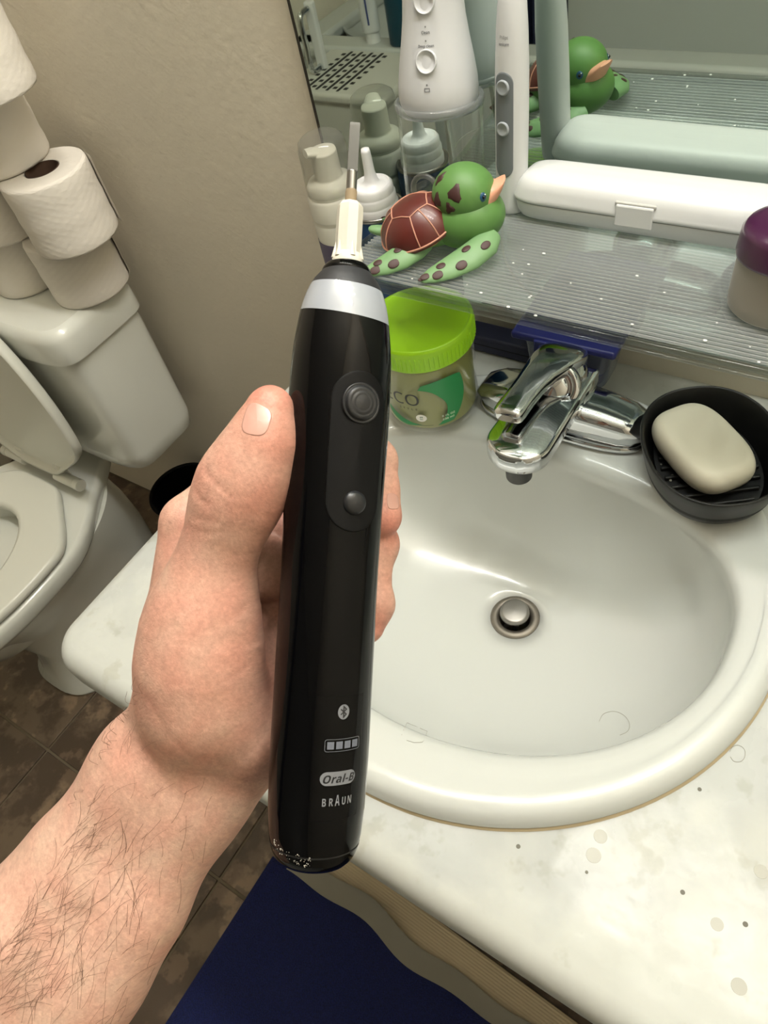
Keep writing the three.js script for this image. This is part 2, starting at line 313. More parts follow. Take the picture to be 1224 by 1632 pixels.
// ------------------------------------------------------------------ toilet, paper rolls, bin, rug
{
  const TX = -1.125, t = thing('toilet', 'white toilet with raised lid and open seat left of the vanity', 'toilet', [TX, 0, 0]);
  // pedestal and bowl: [y, halfX, halfZ, exponent, ox, oz]
  part(t, 'pedestal', loftY([[0, 0.108, 0.175, 3, 0, 0.305], [0.012, 0.112, 0.178, 3, 0, 0.305], [0.03, 0.1, 0.168, 2.8, 0, 0.303], [0.1, 0.088, 0.16, 2.4, 0, 0.295], [0.2, 0.1, 0.175, 2.3, 0, 0.305], [0.27, 0.128, 0.205, 2.2, 0, 0.34], [0.33, 0.155, 0.235, 2.15, 0, 0.38], [0.352, 0.165, 0.248, 2.1, 0, 0.395]], 64), M.toilet);
  // rim shelf: narrow at the tank, wide round the bowl, with the bowl hollow
  const rimOut = (q) => { const s = Math.sin(q), c = Math.cos(q); return s > 0 ? [0.182 * c, 0.43 + 0.27 * s] : [Math.sign(c) * (0.182 - 0.085 * smooth(0.3, 1, -s)) * Math.abs(c) ** 0.6, 0.43 + 0.32 * s]; };
  const ring = (k, y, z = 0) => { const r = []; for (let j = 0; j < 72; j++) { const q = -j / 72 * Math.PI * 2, p = rimOut(q); r.push(V(p[0] * k, y, 0.43 + (p[1] - 0.43) * k + z)); } return r; };
  const bowl = (k, y) => { const r = []; for (let j = 0; j < 72; j++) { const q = -j / 72 * Math.PI * 2; r.push(V(0.118 * k * Math.cos(q), y, 0.45 + 0.15 * k * Math.sin(q) - 0.03 * (1 - k))); } return r; };
  part(t, 'bowl', surf([ring(0.86, 0.335), ring(0.955, 0.345), ring(0.985, 0.355), ring(0.995, 0.372), ring(0.985, 0.382), ring(0.95, 0.386), bowl(1.12, 0.386), bowl(1.02, 0.38), bowl(1, 0.35), bowl(0.86, 0.27), bowl(0.62, 0.21), bowl(0.4, 0.19), bowl(0.05, 0.185)], true, true, true), M.toilet);
  // seat ring
  const so = (k, y, dz = 0) => { const r = []; for (let j = 0; j < 72; j++) { const q = -j / 72 * Math.PI * 2, s = Math.sin(q), c = Math.cos(q); r.push(s > 0 ? V(0.178 * k * c, y, 0.425 + 0.275 * k * s) : V(k * (0.178 - 0.08 * smooth(0.35, 1, -s)) * Math.sign(c) * Math.abs(c) ** 0.42, y, 0.425 + 0.19 * k * -(Math.abs(s) ** 0.8))); } return r; };
  const si = (k, y) => { const r = []; for (let j = 0; j < 72; j++) { const q = -j / 72 * Math.PI * 2; r.push(V(0.103 * k * Math.cos(q), y, 0.445 + 0.155 * k * Math.sin(q) * (Math.sin(q) > 0 ? 1.1 : 0.85))); } return r; };
  part(t, 'seat', surf([si(1.02, 0.388), so(0.97, 0.388), so(0.995, 0.392), so(1, 0.399), so(0.985, 0.405), so(0.96, 0.407), si(1.08, 0.407), si(1.02, 0.404), si(1, 0.396), si(1.02, 0.388)], true), M.seat);
  // raised lid, leaning back on the tank
  const lid = (k, w) => { const r = []; for (let j = 0; j < 72; j++) { const q = j / 72 * Math.PI * 2, s = Math.sin(q), c = Math.cos(q); r.push(s > 0 ? V(0.19 * k * c, 0.165 + 0.24 * k * s, w) : V(k * (0.19 - 0.088 * smooth(0.2, 1, -s)) * Math.sign(c) * Math.abs(c) ** 0.5, 0.165 + 0.165 * k * -(Math.abs(s) ** 0.85), w)); } return r; };
  const lg = surf([lid(0.9, 0.004), lid(0.95, 0.003), lid(0.97, 0.012), lid(0.99, 0.014), lid(1, 0.008), lid(0.985, -0.002), lid(0.94, -0.006)], true, true, true);
  part(t, 'lid', lg.rotateX(-0.045).translate(0, 0.418, 0.215), M.seat);
  for (const s of [-1, 1]) { const h = part(t, 'hinge', merge([cyl(0.0105, 0.0105, 0.05, 20).rotateZ(Math.PI / 2).translate(s * 0.07, 0.416, 0.222), box(0.022, 0.03, 0.014, 0.004, s * 0.055, 0.425, 0.214)]), M.seat);
    part(h, 'cap', cyl(0.0108, 0.0108, 0.012, 20).rotateZ(Math.PI / 2).translate(s * 0.102, 0.416, 0.222), M.seat); }
  part(t, 'tank', loftY([[0.445, 0.225, 0.068, 6, 0, 0.1], [0.452, 0.236, 0.076, 6, 0, 0.1], [0.48, 0.24, 0.078, 7, 0, 0.101], [0.69, 0.243, 0.08, 7, 0, 0.102]], 96), M.toilet);
  part(t, 'tank_lid', loftY([[0.684, 0.244, 0.083, 7, 0, 0.103], [0.688, 0.25, 0.087, 7, 0, 0.104], [0.722, 0.249, 0.086, 7, 0, 0.104], [0.733, 0.245, 0.083, 7, 0, 0.104], [0.738, 0.235, 0.076, 7, 0, 0.104]], 96), M.toilet);
}
{
  const emb = texOf(512, (i, x, y) => { const v = 120 + 70 * (n2[i] - 0.5) + 34 * Math.sin(x / 512 * Math.PI * 20) * Math.sin(y / 512 * Math.PI * 20); return [v, v, v]; }, false, 2);
  const paper = std(0xe3ddd2, 0.95, { bumpMap: emb, bumpScale: 0.0006 }), core = std(0x5a4436, 0.9);
  const R = 0.054, H = 0.0905, B = 0.7385;
  const body = (() => { const p = [[0.021, 0.002], [0.023, 0.0005], [R - 0.005, 0], [R - 0.0012, 0.001], [R, 0.004]]; for (let i = 1; i < 8; i++) p.push([R + 0.0005 * Math.sin(i * 2.1), lerp(0.004, H - 0.004, i / 8)]); p.push([R, H - 0.004], [R - 0.0012, H - 0.001], [R - 0.005, H], [0.023, H - 0.0005], [0.021, H - 0.002], [0.021, 0.002]); return lathe(p, 64); })();
  const tubeG = lathe([[0.0196, 0.001], [0.0196, H - 0.001], [0.0208, H - 0.001], [0.0208, 0.001], [0.0196, 0.001]], 40);
  const flap = (() => { const rows = []; for (let i = 0; i <= 10; i++) { const r = [], a = i / 10 * 0.35; for (let j = 0; j <= 12; j++) r.push(V((R + 0.0008 + 0.004 * (i / 10) ** 3) * Math.cos(a), 0.002 + (H - 0.004) * j / 12, (R + 0.0008 + 0.004 * (i / 10) ** 3) * Math.sin(a))); rows.push(r); } return surf(rows, false); })();
  const proto = new THREE.Group(); proto.name = 'toilet_paper_roll'; part(proto, 'paper', body, paper); part(proto, 'core', tubeG, core, 'brown cardboard core'); part(proto, 'loose_sheet', flap, paper);
  const spots = [
    [-0.911, 0, 0.07, 1.0, 'bottom toilet paper roll by the right edge of the tank lid'],
    [-1.03, 0, 0.085, 2.8, 'toilet paper roll standing on the tank lid at the left of the bottom row'],
    [-0.864, 1, 0.078, 1.2, 'toilet paper roll with its open brown core showing, leaning out over the bottom roll'],
    [-0.99, 1, 0.09, 2.8, 'left toilet paper roll beside the roll with the open core'],
    [-0.928, 2, 0.078, 2.6, 'toilet paper roll resting on the roll with the open core, third level of the stack'],
    [-0.852, 3, 0.096, 3.0, 'topmost toilet paper roll of the stack, cut by the corner of the photo'],
  ];
  spots.forEach(([x, l, z, a, label], i) => { const o = i ? proto.clone() : proto; o.name = numbered('toilet_paper_roll'); o.position.set(x, B + l * (H + 0.0004), z); o.rotation.y = a; scene.add(o); o.userData = {}; tag(o, label, 'toilet paper', 'toilet paper rolls stacked on the tank'); });
}
{
  const t = thing('waste_bin', 'small black bin standing in the shade between the toilet and the wall', 'bin', [-0.985, 0, 0.078]);
  part(t, 'body', lathe([[0, 0.001], [0.05, 0], [0.054, 0.003], [0.066, 0.26], [0.063, 0.26], [0.052, 0.006], [0, 0.006]], 40), M.rubber);
  part(t, 'rim', new THREE.TorusGeometry(0.066, 0.004, 10, 48).rotateX(Math.PI / 2).translate(0, 0.261, 0), M.rubber);
}
{
  const t = thing('bath_mat', 'beige ribbed mat on the floor between the navy rug and the vanity', 'mat', [0.03, 0, 0.483]); t.rotation.y = -0.045;
  const rb = texOf(128, (i, x, y) => { const v = 127 + 120 * Math.sin(y / 128 * Math.PI * 2 * 8); return [v, v, v]; }, false, 30);
  part(t, 'weave', worldUV(box(0.98, 0.009, 0.05, 0.004, 0.02, 0.0046, 0.001), 0, 2, 1), std(0xdccdaf, 0.9, { bumpMap: rb, bumpScale: 0.0008 }));
}
{
  const t = thing('bath_rug', 'navy blue rug on the brown tile floor in front of the vanity', 'rug', [0.04, 0, 0.86]);
  const X0 = -0.56, X1 = 0.55, N = 90, rows = [];
  const back = (x) => -0.3535 + 0.02 * (x + 0.3) * 1 + 0.006 * Math.sin(x * 19) + 0.004 * Math.sin(x * 41 + 1);
  for (const [k, y] of [[0, 0.001], [0, 0.006], [0.003, 0.011], [0.01, 0.013]]) { const r = [];
    for (let i = 0; i <= N; i++) { const x = lerp(X0 + k, X1 - k, i / N); r.push(V(x, y, back(x) + k)); } for (let i = 1; i <= 40; i++) r.push(V(X1 - k, y, lerp(back(X1), 0.33, i / 40) - k * i / 40)); for (let i = 1; i <= N; i++) r.push(V(lerp(X1 - k, X0 + k, i / N), y, 0.33 - k)); for (let i = 1; i < 40; i++) r.push(V(X0 + k, y, lerp(0.33, back(X0), i / 40))); rows.push(r); }
  const c = fbm(512, 60, 3, 8, 0.8);
  part(t, 'pile', worldUV(surf(rows.map((r) => r.slice().reverse()), true, false, true), 0, 2, 3), std(0xffffff, 0.95, { map: texOf(512, (i) => { const v = 0.7 + 0.6 * c[i]; return [19 * v, 33 * v, 92 * v]; }, true, 4), bumpMap: texOf(512, gray(c), false, 4), bumpScale: 0.004 }));
  // grey backing where the rug's edge curls up against the vanity
  const br = []; for (let k = 0; k <= 6; k++) { const r = [], f = k / 6; for (let i = 0; i <= N; i++) { const x = lerp(X0 + 0.035, X1, i / N), w = 0.02 + 0.012 * Math.sin(x * 13 + 0.6) + 0.006 * Math.sin(x * 31); r.push(V(x, 0.0128 + w * f * f * 0.5, back(x) + 0.012 - 0.034 * f * (1 - 0.55 * smooth(-0.3, 0.1, x)))); } br.push(r); }
  part(t, 'backing', surf(br, false), std(0x8d8a80, 0.8, { side: THREE.DoubleSide }), 'grey curled backing edge');
}

// ------------------------------------------------------------------ faucet, soap dish, soap
{
  const t = thing('faucet', 'chrome single-lever faucet on the back of the sink', 'faucet', [-0.197, 0.7745, 0.094]);
  // base: a bar with rounded ends, swept along x
  const secs = []; for (const [x, a, b, y] of [[-0.077, 0.005, 0.004, 0.006], [-0.0755, 0.012, 0.009, 0.0095], [-0.071, 0.0172, 0.013, 0.0125], [-0.06, 0.0205, 0.0155, 0.0152], [-0.04, 0.0225, 0.0172, 0.017], [0, 0.024, 0.0185, 0.0185], [0.04, 0.0225, 0.0172, 0.017], [0.06, 0.0205, 0.0155, 0.0152], [0.071, 0.0172, 0.013, 0.0125], [0.0755, 0.012, 0.009, 0.0095], [0.077, 0.005, 0.004, 0.006]]) secs.push({ p: V(x, y, 0.004), a, b });
  part(t, 'base', sweep(secs, V(0, 0, 1), 32, true, 3.2), M.chrome);
  part(t, 'flange', loftY([[0, 0.079, 0.026, 3, 0, 0.004], [0.003, 0.08, 0.027, 3, 0, 0.004], [0.005, 0.078, 0.025, 3, 0, 0.004]], 64), M.chrome);
  // spout: a flat bar running forward with a broad rounded end
  part(t, 'spout', (() => { const sh = new THREE.Shape(), w0 = 0.022, w1 = 0.0235, z1 = 0.104, r = w1; sh.moveTo(-w0, 0.02); sh.lineTo(w0, 0.02); sh.lineTo(w1, -(z1 - r)); for (let i = 1; i < 24; i++) { const a = i / 24 * Math.PI; sh.lineTo(w1 * Math.cos(a), -(z1 - r) - r * 0.86 * Math.sin(a)); } sh.lineTo(-w1, -(z1 - r)); sh.closePath();
    const g = new THREE.ExtrudeGeometry(sh, { depth: 0.0105, bevelEnabled: true, bevelThickness: 0.0045, bevelSize: 0.0035, bevelSegments: 5, steps: 1 }); return toCreasedNormals(g, 0.7).rotateX(-Math.PI / 2 - 0.03).translate(-0.002, 0.0335, 0.004); })(), M.chrome);
  part(t, 'aerator', cyl(0.0118, 0.0112, 0.026, 32).translate(-0.003, 0.0185, 0.085), M.aerator, 'dark aerator under the spout');
  // hub tilted towards the viewer and the hooded lever over it
  const hubDir = V(0.22, 0.62, 0.75).normalize(), q = new THREE.Quaternion().setFromUnitVectors(V(0, 1, 0), hubDir);
  part(t, 'collar', lathe([[0.026, 0.03], [0.027, 0.036], [0.0255, 0.043], [0.022, 0.047], [0, 0.047]], 48), M.chrome);
  const hub = part(t, 'hub', lathe([[0, -0.026], [0.012, -0.022], [0.02, -0.014], [0.0242, 0], [0.0238, 0.012], [0.022, 0.015], [0.0185, 0.0162], [0.0165, 0.0142], [0.0155, 0.0105], [0, 0.0092]], 48).scale(0.98, 1.02, 0.98).applyQuaternion(q).translate(-0.003, 0.0455, 0.0125), M.chrome);
  part(hub, 'cap', lathe([[0.0135, 0.0095], [0.0128, 0.0122], [0.008, 0.0142], [0, 0.0148]], 40).scale(1.02, 1.04, 1.02).applyQuaternion(q).translate(-0.003, 0.0455, 0.0125), M.chrome);
  const lv = [[-0.003, 0.05, -0.024, 0.014, 0.006], [-0.005, 0.058, -0.016, 0.0205, 0.009], [-0.0075, 0.063, -0.004, 0.0215, 0.0095], [-0.0095, 0.0655, 0.01, 0.019, 0.009], [-0.0115, 0.0662, 0.024, 0.0155, 0.0085], [-0.013, 0.066, 0.04, 0.0135, 0.008], [-0.0142, 0.0655, 0.056, 0.013, 0.008], [-0.015, 0.065, 0.07, 0.0132, 0.0082], [-0.0153, 0.0648, 0.0755, 0.0128, 0.0076], [-0.0155, 0.0646, 0.0785, 0.0112, 0.006], [-0.0155, 0.0645, 0.0798, 0.0085, 0.004]];
  part(t, 'hood', new THREE.SphereGeometry(1, 40, 24).scale(0.0225, 0.0225, 0.022).translate(-0.003, 0.045, -0.003), M.chrome);
  part(t, 'lever', sweep(lv.map(([x, y, z, a, b]) => ({ p: V(x, y, z), a, b, e: 3.2 })), V(1, 0.1, 0.12), 32), M.chrome);
}
{
  const t = thing('soap_dish', 'black oval soap dish on the right of the sink deck', 'soap dish', [-0.0645, 0.7765, 0.113]); t.rotation.y = -0.985;
  const blk = std(0x141413, 0.42), E = 2.25;
  part(t, 'bowl', loftY([[0.004, 0.05, 0.038, E], [0.0006, 0.052, 0.04, E], [0.0006, 0.0535, 0.0415, E], [0.004, 0.0565, 0.0445, E], [0.011, 0.0595, 0.0475, E], [0.0128, 0.0585, 0.0465, E], [0.0146, 0.0602, 0.0482, E], [0.028, 0.0635, 0.0515, E], [0.034, 0.0645, 0.0525, E], [0.036, 0.0642, 0.0522, E], [0.0365, 0.0632, 0.0512, E], [0.0355, 0.0618, 0.0498, E], [0.028, 0.0598, 0.0478, E], [0.008, 0.0535, 0.0415, E], [0.004, 0.05, 0.038, E]], 72, true, true), blk);
  const ribs = part(t, 'insert', loftY([[0.0045, 0.051, 0.039, E], [0.009, 0.052, 0.04, E], [0.0095, 0.0515, 0.0395, E]], 56), std(0x0c0c0c, 0.5));
  for (let i = -4; i <= 4; i++) { const w = 0.037 * Math.sqrt(1 - (i * 0.0105 / 0.054) ** 2); part(ribs, 'rib', box(0.0032, 0.004, w * 2, 0.0012, i * 0.0105, 0.0112, 0, 2), blk); }
  const foam = std(0x77756c, 0.4); for (let i = 0; i < 12; i++) { const a = rr(0.2, 2.6), k = rr(0.75, 0.95); part(ribs, 'soap_residue', new THREE.SphereGeometry(rr(0.0007, 0.0017), 8, 6).scale(1.4, 0.6, 1).translate(0.05 * k * Math.cos(a), 0.0105, 0.039 * k * Math.sin(a)), foam); }
  const s = thing('soap_bar', 'ivory bar of soap lying in the black soap dish', 'soap', [-0.0715, 0.7905, 0.1125]); s.rotation.y = -0.68;
  const r = []; for (let i = 0; i <= 16; i++) { const f = -Math.PI / 2 + i / 16 * Math.PI, c = Math.cos(f), k = 0.62 + 0.38 * Math.abs(c) ** 0.62; r.push([0.0125 + 0.0125 * Math.sin(f), 0.0445 * k * (i % 16 ? 1 : 0.92), 0.0285 * k * (i % 16 ? 1 : 0.92), 3.1]); }
  part(s, 'bar', loftY(r, 64), phys(0xe2dcc8, 0.5, { sheen: 0.2 }));
}

// ------------------------------------------------------------------ things on the countertop behind the sink
{
  const t = thing('gel_jar', 'clear jar of olive green styling gel with a lime green screw lid, below the shelf', 'jar', [-0.3165, 0.776, 0.127]); t.scale.set(1, 1.1, 1);
  part(t, 'gel', lathe([[0, 0.003], [0.036, 0.003], [0.042, 0.009], [0.0426, 0.068], [0.04, 0.073], [0, 0.074]], 64), phys(0x8c8f4e, 0.35, { clearcoat: 0.3 }), 'olive green gel');
  part(t, 'jar_wall', lathe([[0, 0.0004], [0.038, 0.0004], [0.0435, 0.004], [0.0448, 0.011], [0.0448, 0.066], [0.0425, 0.073], [0.041, 0.078]], 64), M.clear, 'clear plastic wall');
  const lidM = phys(0x9fd61c, 0.35), lp = [[0.0455, 0.072], [0.0468, 0.0735], [0.0472, 0.09], [0.0462, 0.0925], [0.0445, 0.0932], [0.0438, 0.0925], [0.0425, 0.0918], [0, 0.0916]];
  const lid = part(t, 'lid', lathe(lp, 72), lidM, 'lime green lid');
  for (let i = 0; i < 72; i++) { const a = i / 72 * Math.PI * 2; part(lid, 'grip', box(0.001, 0.012, 0.0012, 0.0004, 0, 0.081, 0, 1).translate(0.0472, 0, 0).rotateY(a), lidM); }
  const tex = canvasTex(1024, 640, (c, w, h) => {
    c.clearRect(0, 0, w, h);
    c.fillStyle = '#1f8a4a'; c.beginPath(); c.moveTo(470, 90); c.bezierCurveTo(620, 40, 760, 40, 812, 80); c.bezierCurveTo(860, 250, 840, 430, 700, 590); c.lineTo(560, 600); c.bezierCurveTo(660, 520, 700, 380, 610, 260); c.bezierCurveTo(570, 190, 520, 150, 440, 140); c.closePath(); c.fill();
    c.beginPath(); c.moveTo(120, 420); c.bezierCurveTo(220, 520, 330, 560, 430, 580); c.lineTo(300, 600); c.bezierCurveTo(200, 590, 130, 540, 110, 480); c.closePath(); c.fill();
    c.fillStyle = '#20211c'; c.font = '190px sans-serif'; c.textAlign = 'center'; c.fillText('ECO', 270, 330);
    c.fillStyle = '#5b5a3a'; c.font = 'bold 34px sans-serif'; c.fillText('S  T  Y  L  E', 330, 392);
    c.fillStyle = '#f0efe6'; c.beginPath(); c.arc(430, 490, 46, 0, 7); c.fill(); c.fillStyle = '#44705a'; c.font = 'bold 26px sans-serif'; c.fillText('48', 430, 488); c.fillText('hr', 430, 514);
    c.fillStyle = '#d9e6c8'; c.font = 'bold 34px sans-serif'; c.fillText('8 FL OZ', 660, 510); c.fillText('236 ml', 655, 552);
    c.strokeStyle = '#4a4a30'; c.lineWidth = 5; c.beginPath(); c.moveTo(380, 585); c.lineTo(520, 590); c.stroke();
  });
  const a0 = -0.95, a1 = 1.55, rows = []; // angles from the viewer-facing side
  for (let i = 0; i <= 10; i++) { const r = []; for (let j = 0; j <= 40; j++) { const a = lerp(a0, a1, j / 40) + 0.25; r.push(V(0.0451 * Math.sin(a), lerp(0.01, 0.066, i / 10), 0.0451 * Math.cos(a))); } rows.push(r); }
  part(t, 'label', surf(rows, false, false, false, (i, j) => [j / 40, i / 10]), phys(0xffffff, 0.35, { map: tex, transparent: true, side: THREE.DoubleSide }), 'printed label with a dark word and a green swoosh');
}
{
  const t = thing('food_container', 'small clear container with a navy lid behind the faucet', 'container', [-0.213, 0.777, 0.034]); t.rotation.y = 0.02;
  const c = phys(0xc9cfe0, 0.12, { transmission: 0.9, thickness: 0, ior: 1.45 });
  part(t, 'tub', loftY([[0.0005, 0.034, 0.022, 5], [0.003, 0.037, 0.025, 5], [0.046, 0.042, 0.029, 5], [0.048, 0.045, 0.031, 5]], 64, true, false), c);
  part(t, 'lid', box(0.098, 0.008, 0.066, 0.003, 0, 0.0525, 0), phys(0x1a1f5e, 0.4), 'navy lid');
  for (const s of [-1, 1]) part(t, 'clip', box(0.05, 0.016, 0.004, 0.0015, 0, 0.047, s * 0.0345), phys(0x1a1f5e, 0.4));
  part(t, 'contents', loftY([[0.003, 0.033, 0.021, 5], [0.018, 0.036, 0.024, 5]], 40), phys(0x27305f, 0.5), 'dark blue contents');
}
{
  const t = thing('flat_case', 'dark navy flat case lying by the wall behind the gel jar', 'case', [-0.3, 0.7605, 0.016]);
  part(t, 'body', box(0.09, 0.02, 0.026, 0.004, 0, 0.0102, 0), phys(0x20233f, 0.5)); part(t, 'seam', box(0.0905, 0.0012, 0.0265, 0.0004, 0, 0.011, 0, 1), M.rubber);
}
{
  const t = thing('foam_pump_bottle', 'white foam pump bottle with a clear cap by the mirror edge', 'bottle', [-0.454, 0.7605, 0.043]);
  const w = phys(0xdedcd0, 0.38);
  part(t, 'body', lathe([[0, 0.001], [0.022, 0], [0.0245, 0.003], [0.0245, 0.126], [0.0248, 0.128], [0.0248, 0.143], [0.0236, 0.144], [0.0236, 0.1465], [0.0248, 0.1475], [0.0248, 0.166], [0.0225, 0.17]], 56), w);
  part(t, 'label', lathe([[0.0248, 0.012], [0.02485, 0.013], [0.02485, 0.124], [0.0248, 0.125]], 56), phys(0x57506a, 0.45), 'dull purple label band');
  const p = part(t, 'pump', merge([lathe([[0.0225, 0.168], [0.0236, 0.17], [0.0236, 0.175], [0.0205, 0.18], [0.0145, 0.1815], [0.0128, 0.1835], [0.0125, 0.205], [0.0118, 0.2075], [0, 0.2085]], 48), sweep([{ p: V(0, 0.203, 0), a: 0.009, b: 0.0045 }, { p: V(-0.006, 0.2075, 0.008), a: 0.0085, b: 0.0045 }, { p: V(-0.0095, 0.209, 0.0135), a: 0.0065, b: 0.0035 }], V(1, 0, 0.6), 16)]), w);
  part(t, 'cap', lathe([[0.0237, 0.171], [0.0236, 0.18], [0.0222, 0.21], [0.0205, 0.2165], [0.0165, 0.2195], [0, 0.2205]], 56), M.clearSoft, 'clear dome cap');
}
{
  const t = thing('nozzle_can', 'blue can with a stepped white nozzle cap beside the pump bottle', 'can', [-0.406, 0.7605, 0.0425]);
  part(t, 'body', lathe([[0, 0.001], [0.024, 0], [0.0262, 0.003], [0.0262, 0.1490], [0.0245, 0.1570]], 56), phys(0x16406f, 0.35, { metalness: 0.2 }), 'blue printed body');
  part(t, 'rim', lathe([[0.0245, 0.1555], [0.0262, 0.1570], [0.0264, 0.1590], [0.0252, 0.1605], [0.0238, 0.1590], [0.0225, 0.1565], [0.0195, 0.1570]], 56), M.steel, 'metal rim');
  part(t, 'cap', lathe([[0.0205, 0.1560], [0.0212, 0.1570], [0.0212, 0.1630], [0.02, 0.1645], [0.0202, 0.1655], [0.0202, 0.1715], [0.0188, 0.1730], [0.019, 0.1740], [0.0186, 0.1795], [0.0165, 0.1820], [0.0155, 0.1815], [0.0145, 0.1800], [0.0085, 0.1815], [0.0062, 0.1850], [0.0048, 0.1930], [0.0042, 0.2100], [0.0036, 0.2128], [0, 0.2138]], 48), phys(0xe6e6e6, 0.35), 'white stepped nozzle');
}

// ------------------------------------------------------------------ the clear ribbed shelf and what stands on it
const TILT = -0.0997, shelfY = (z) => 0.935 + 0.1 * z;         // the shelf rises a little towards its front
const onShelf = (x, z) => [x, shelfY(z), z];
{
  const t = thing('acrylic_shelf', 'clear ribbed plastic shelf mounted across the mirror above the sink', 'shelf', [0.1, 0.935, 0]); t.rotation.x = TILT;
  const x0 = -0.457, x1 = 0.455, Z1 = 0.1835;
  part(t, 'plate', merge([new THREE.BoxGeometry(x1 - x0, 0.004, Z1 - 0.006).translate((x0 + x1) / 2, -0.0042, Z1 / 2 - 0.001)]), M.shelf);
  const lip = part(t, 'front_lip', box(x1 - x0, 0.0085, 0.0045, 0.0015, (x0 + x1) / 2, -0.0042, Z1 - 0.0024), M.shelf);
  part(t, 'end_lip', box(0.0045, 0.0085, Z1 - 0.006, 0.0015, x0 + 0.0022, -0.0042, Z1 / 2 - 0.001), M.shelf);
  // ribs running the length of the shelf
  const sec = new THREE.Shape(); sec.moveTo(-0.0008, 0); for (let i = 1; i < 8; i++) { const a = Math.PI - i / 8 * Math.PI; sec.lineTo(0.0008 * Math.cos(a), 0.0019 * Math.sin(a)); } sec.lineTo(0.0008, 0); sec.closePath();
  const rg = new THREE.ExtrudeGeometry(sec, { depth: x1 - x0 - 0.012, bevelEnabled: false, curveSegments: 1 }).rotateY(Math.PI / 2);
  for (let i = 0; i < 40; i++) { const r = part(t, 'rib', rg, M.shelfRib); r.position.set(x0 + 0.006, -0.0022, 0.006 + i * 0.00432); }
  const bs = std(0xe8e8e4, 0.5); // dried toothpaste specks
  for (let i = 0; i < 46; i++) { const z = 0.18 - 0.1 * rnd() ** 2, x = rr(-0.44, 0.1), r = rr(0.0004, 0.0011); part(t, 'speck', new THREE.SphereGeometry(r, 8, 6).scale(1.3, 0.5, 1).translate(x, -0.0003, z), bs); }
}
{
  const t = thing('water_flosser', 'white cordless water flosser with a clear reservoir at the back of the shelf', 'water flosser', onShelf(-0.331, 0.0405)); t.rotation.set(TILT, 0.17, 0);
  const w = phys(0xd2d4d6, 0.34);
  const prof = [[0, 0.068], [0.021, 0.0685], [0.028, 0.072], [0.0305, 0.0775], [0.0312, 0.084], [0.0306, 0.092], [0.0284, 0.105], [0.0256, 0.119], [0.0232, 0.133], [0.0218, 0.147], [0.0216, 0.16], [0.0226, 0.18], [0.0238, 0.205], [0.0235, 0.23], [0.02, 0.25], [0.012, 0.258], [0, 0.259]];
  const pr = (y) => { for (let i = 1; i < prof.length; i++) if (prof[i][1] >= y) { const f = (y - prof[i - 1][1]) / (prof[i][1] - prof[i - 1][1] + 1e-9); return lerp(prof[i - 1][0], prof[i][0], f); } return 0.02; };
  part(t, 'body', lathe(prof, 72), w);
  part(t, 'nozzle', lathe([[0.006, 0.255], [0.005, 0.275], [0.0028, 0.315], [0, 0.316]], 24), w);
  const A = 0.1; // buttons and marks face the viewer
  const on = (y, h, a = A) => V((pr(y) + h) * Math.sin(a), y, (pr(y) + h) * Math.cos(a));
  for (const [y, r] of [[0.147, 0.0076], [0.111, 0.0079]]) { const p = on(y, -0.001), n = on(y, 0).setY(0).normalize().add(V(0, (pr(y - 0.004) - pr(y + 0.004)) / 0.008, 0)).normalize();
    const g = lathe([[r, 0], [r, 0.0022], [r * 0.94, 0.0026], [r * 0.86, 0.0024], [r * 0.8, 0.0014], [r * 0.4, 0.0006], [0, 0.0004]], 36).applyQuaternion(new THREE.Quaternion().setFromUnitVectors(V(0, 1, 0), n)).translate(p.x, p.y, p.z);
    part(t, 'button', g, w); }
  const tx = canvasTex(256, 512, (c, W, H) => { c.clearRect(0, 0, W, H); c.fillStyle = '#6f7072'; c.strokeStyle = '#6f7072'; c.textAlign = 'center'; c.font = 'bold 30px sans-serif';
    c.beginPath(); c.arc(128, 40, 6, 0, 7); c.fill(); c.fillText('Clean', 128, 88); c.beginPath(); c.arc(128, 132, 6, 0, 7); c.fill(); c.font = 'bold 27px sans-serif'; c.fillText('Deep clean', 128, 176);
    c.beginPath(); c.arc(128, 428, 6, 0, 7); c.fill(); c.lineWidth = 5; c.strokeRect(110, 452, 36, 24); });
  const rows = []; for (let i = 0; i <= 16; i++) { const y = lerp(0.089, 0.136, i / 16), r = []; for (let j = 0; j <= 12; j++) r.push(on(y, 0.0003, A + lerp(-0.42, 0.42, j / 12))); rows.push(r); }
  part(t, 'print', surf(rows, false), phys(0xffffff, 0.4, { map: tx, transparent: true, side: THREE.DoubleSide }));
  part(t, 'reservoir', lathe([[0.0325, 0.001], [0.0335, 0.004], [0.0342, 0.069], [0.0348, 0.075]], 64), M.clear, 'clear reservoir');
  part(t, 'reservoir_base', lathe([[0, 0.0015], [0.0318, 0.0006], [0.0325, 0.003], [0.0312, 0.005], [0, 0.004]], 64), M.clear);
  part(t, 'reservoir_rim', lathe([[0.0305, 0.0725], [0.0348, 0.0725], [0.0358, 0.075], [0.0354, 0.078], [0.0338, 0.0795], [0.0318, 0.0785]], 64), phys(0xdfe2e4, 0.08, { transmission: 0.85, thickness: 0 }), 'clear rim');
  part(t, 'straw', cyl(0.0017, 0.0017, 0.066, 12).rotateZ(0.06).translate(0.008, 0.036, 0.004), M.clearSoft);
  part(t, 'fill_port', new THREE.TorusGeometry(0.011, 0.0022, 12, 36).rotateY(-0.1).translate(-0.004, 0.02, 0.0325), M.clearSoft);
}
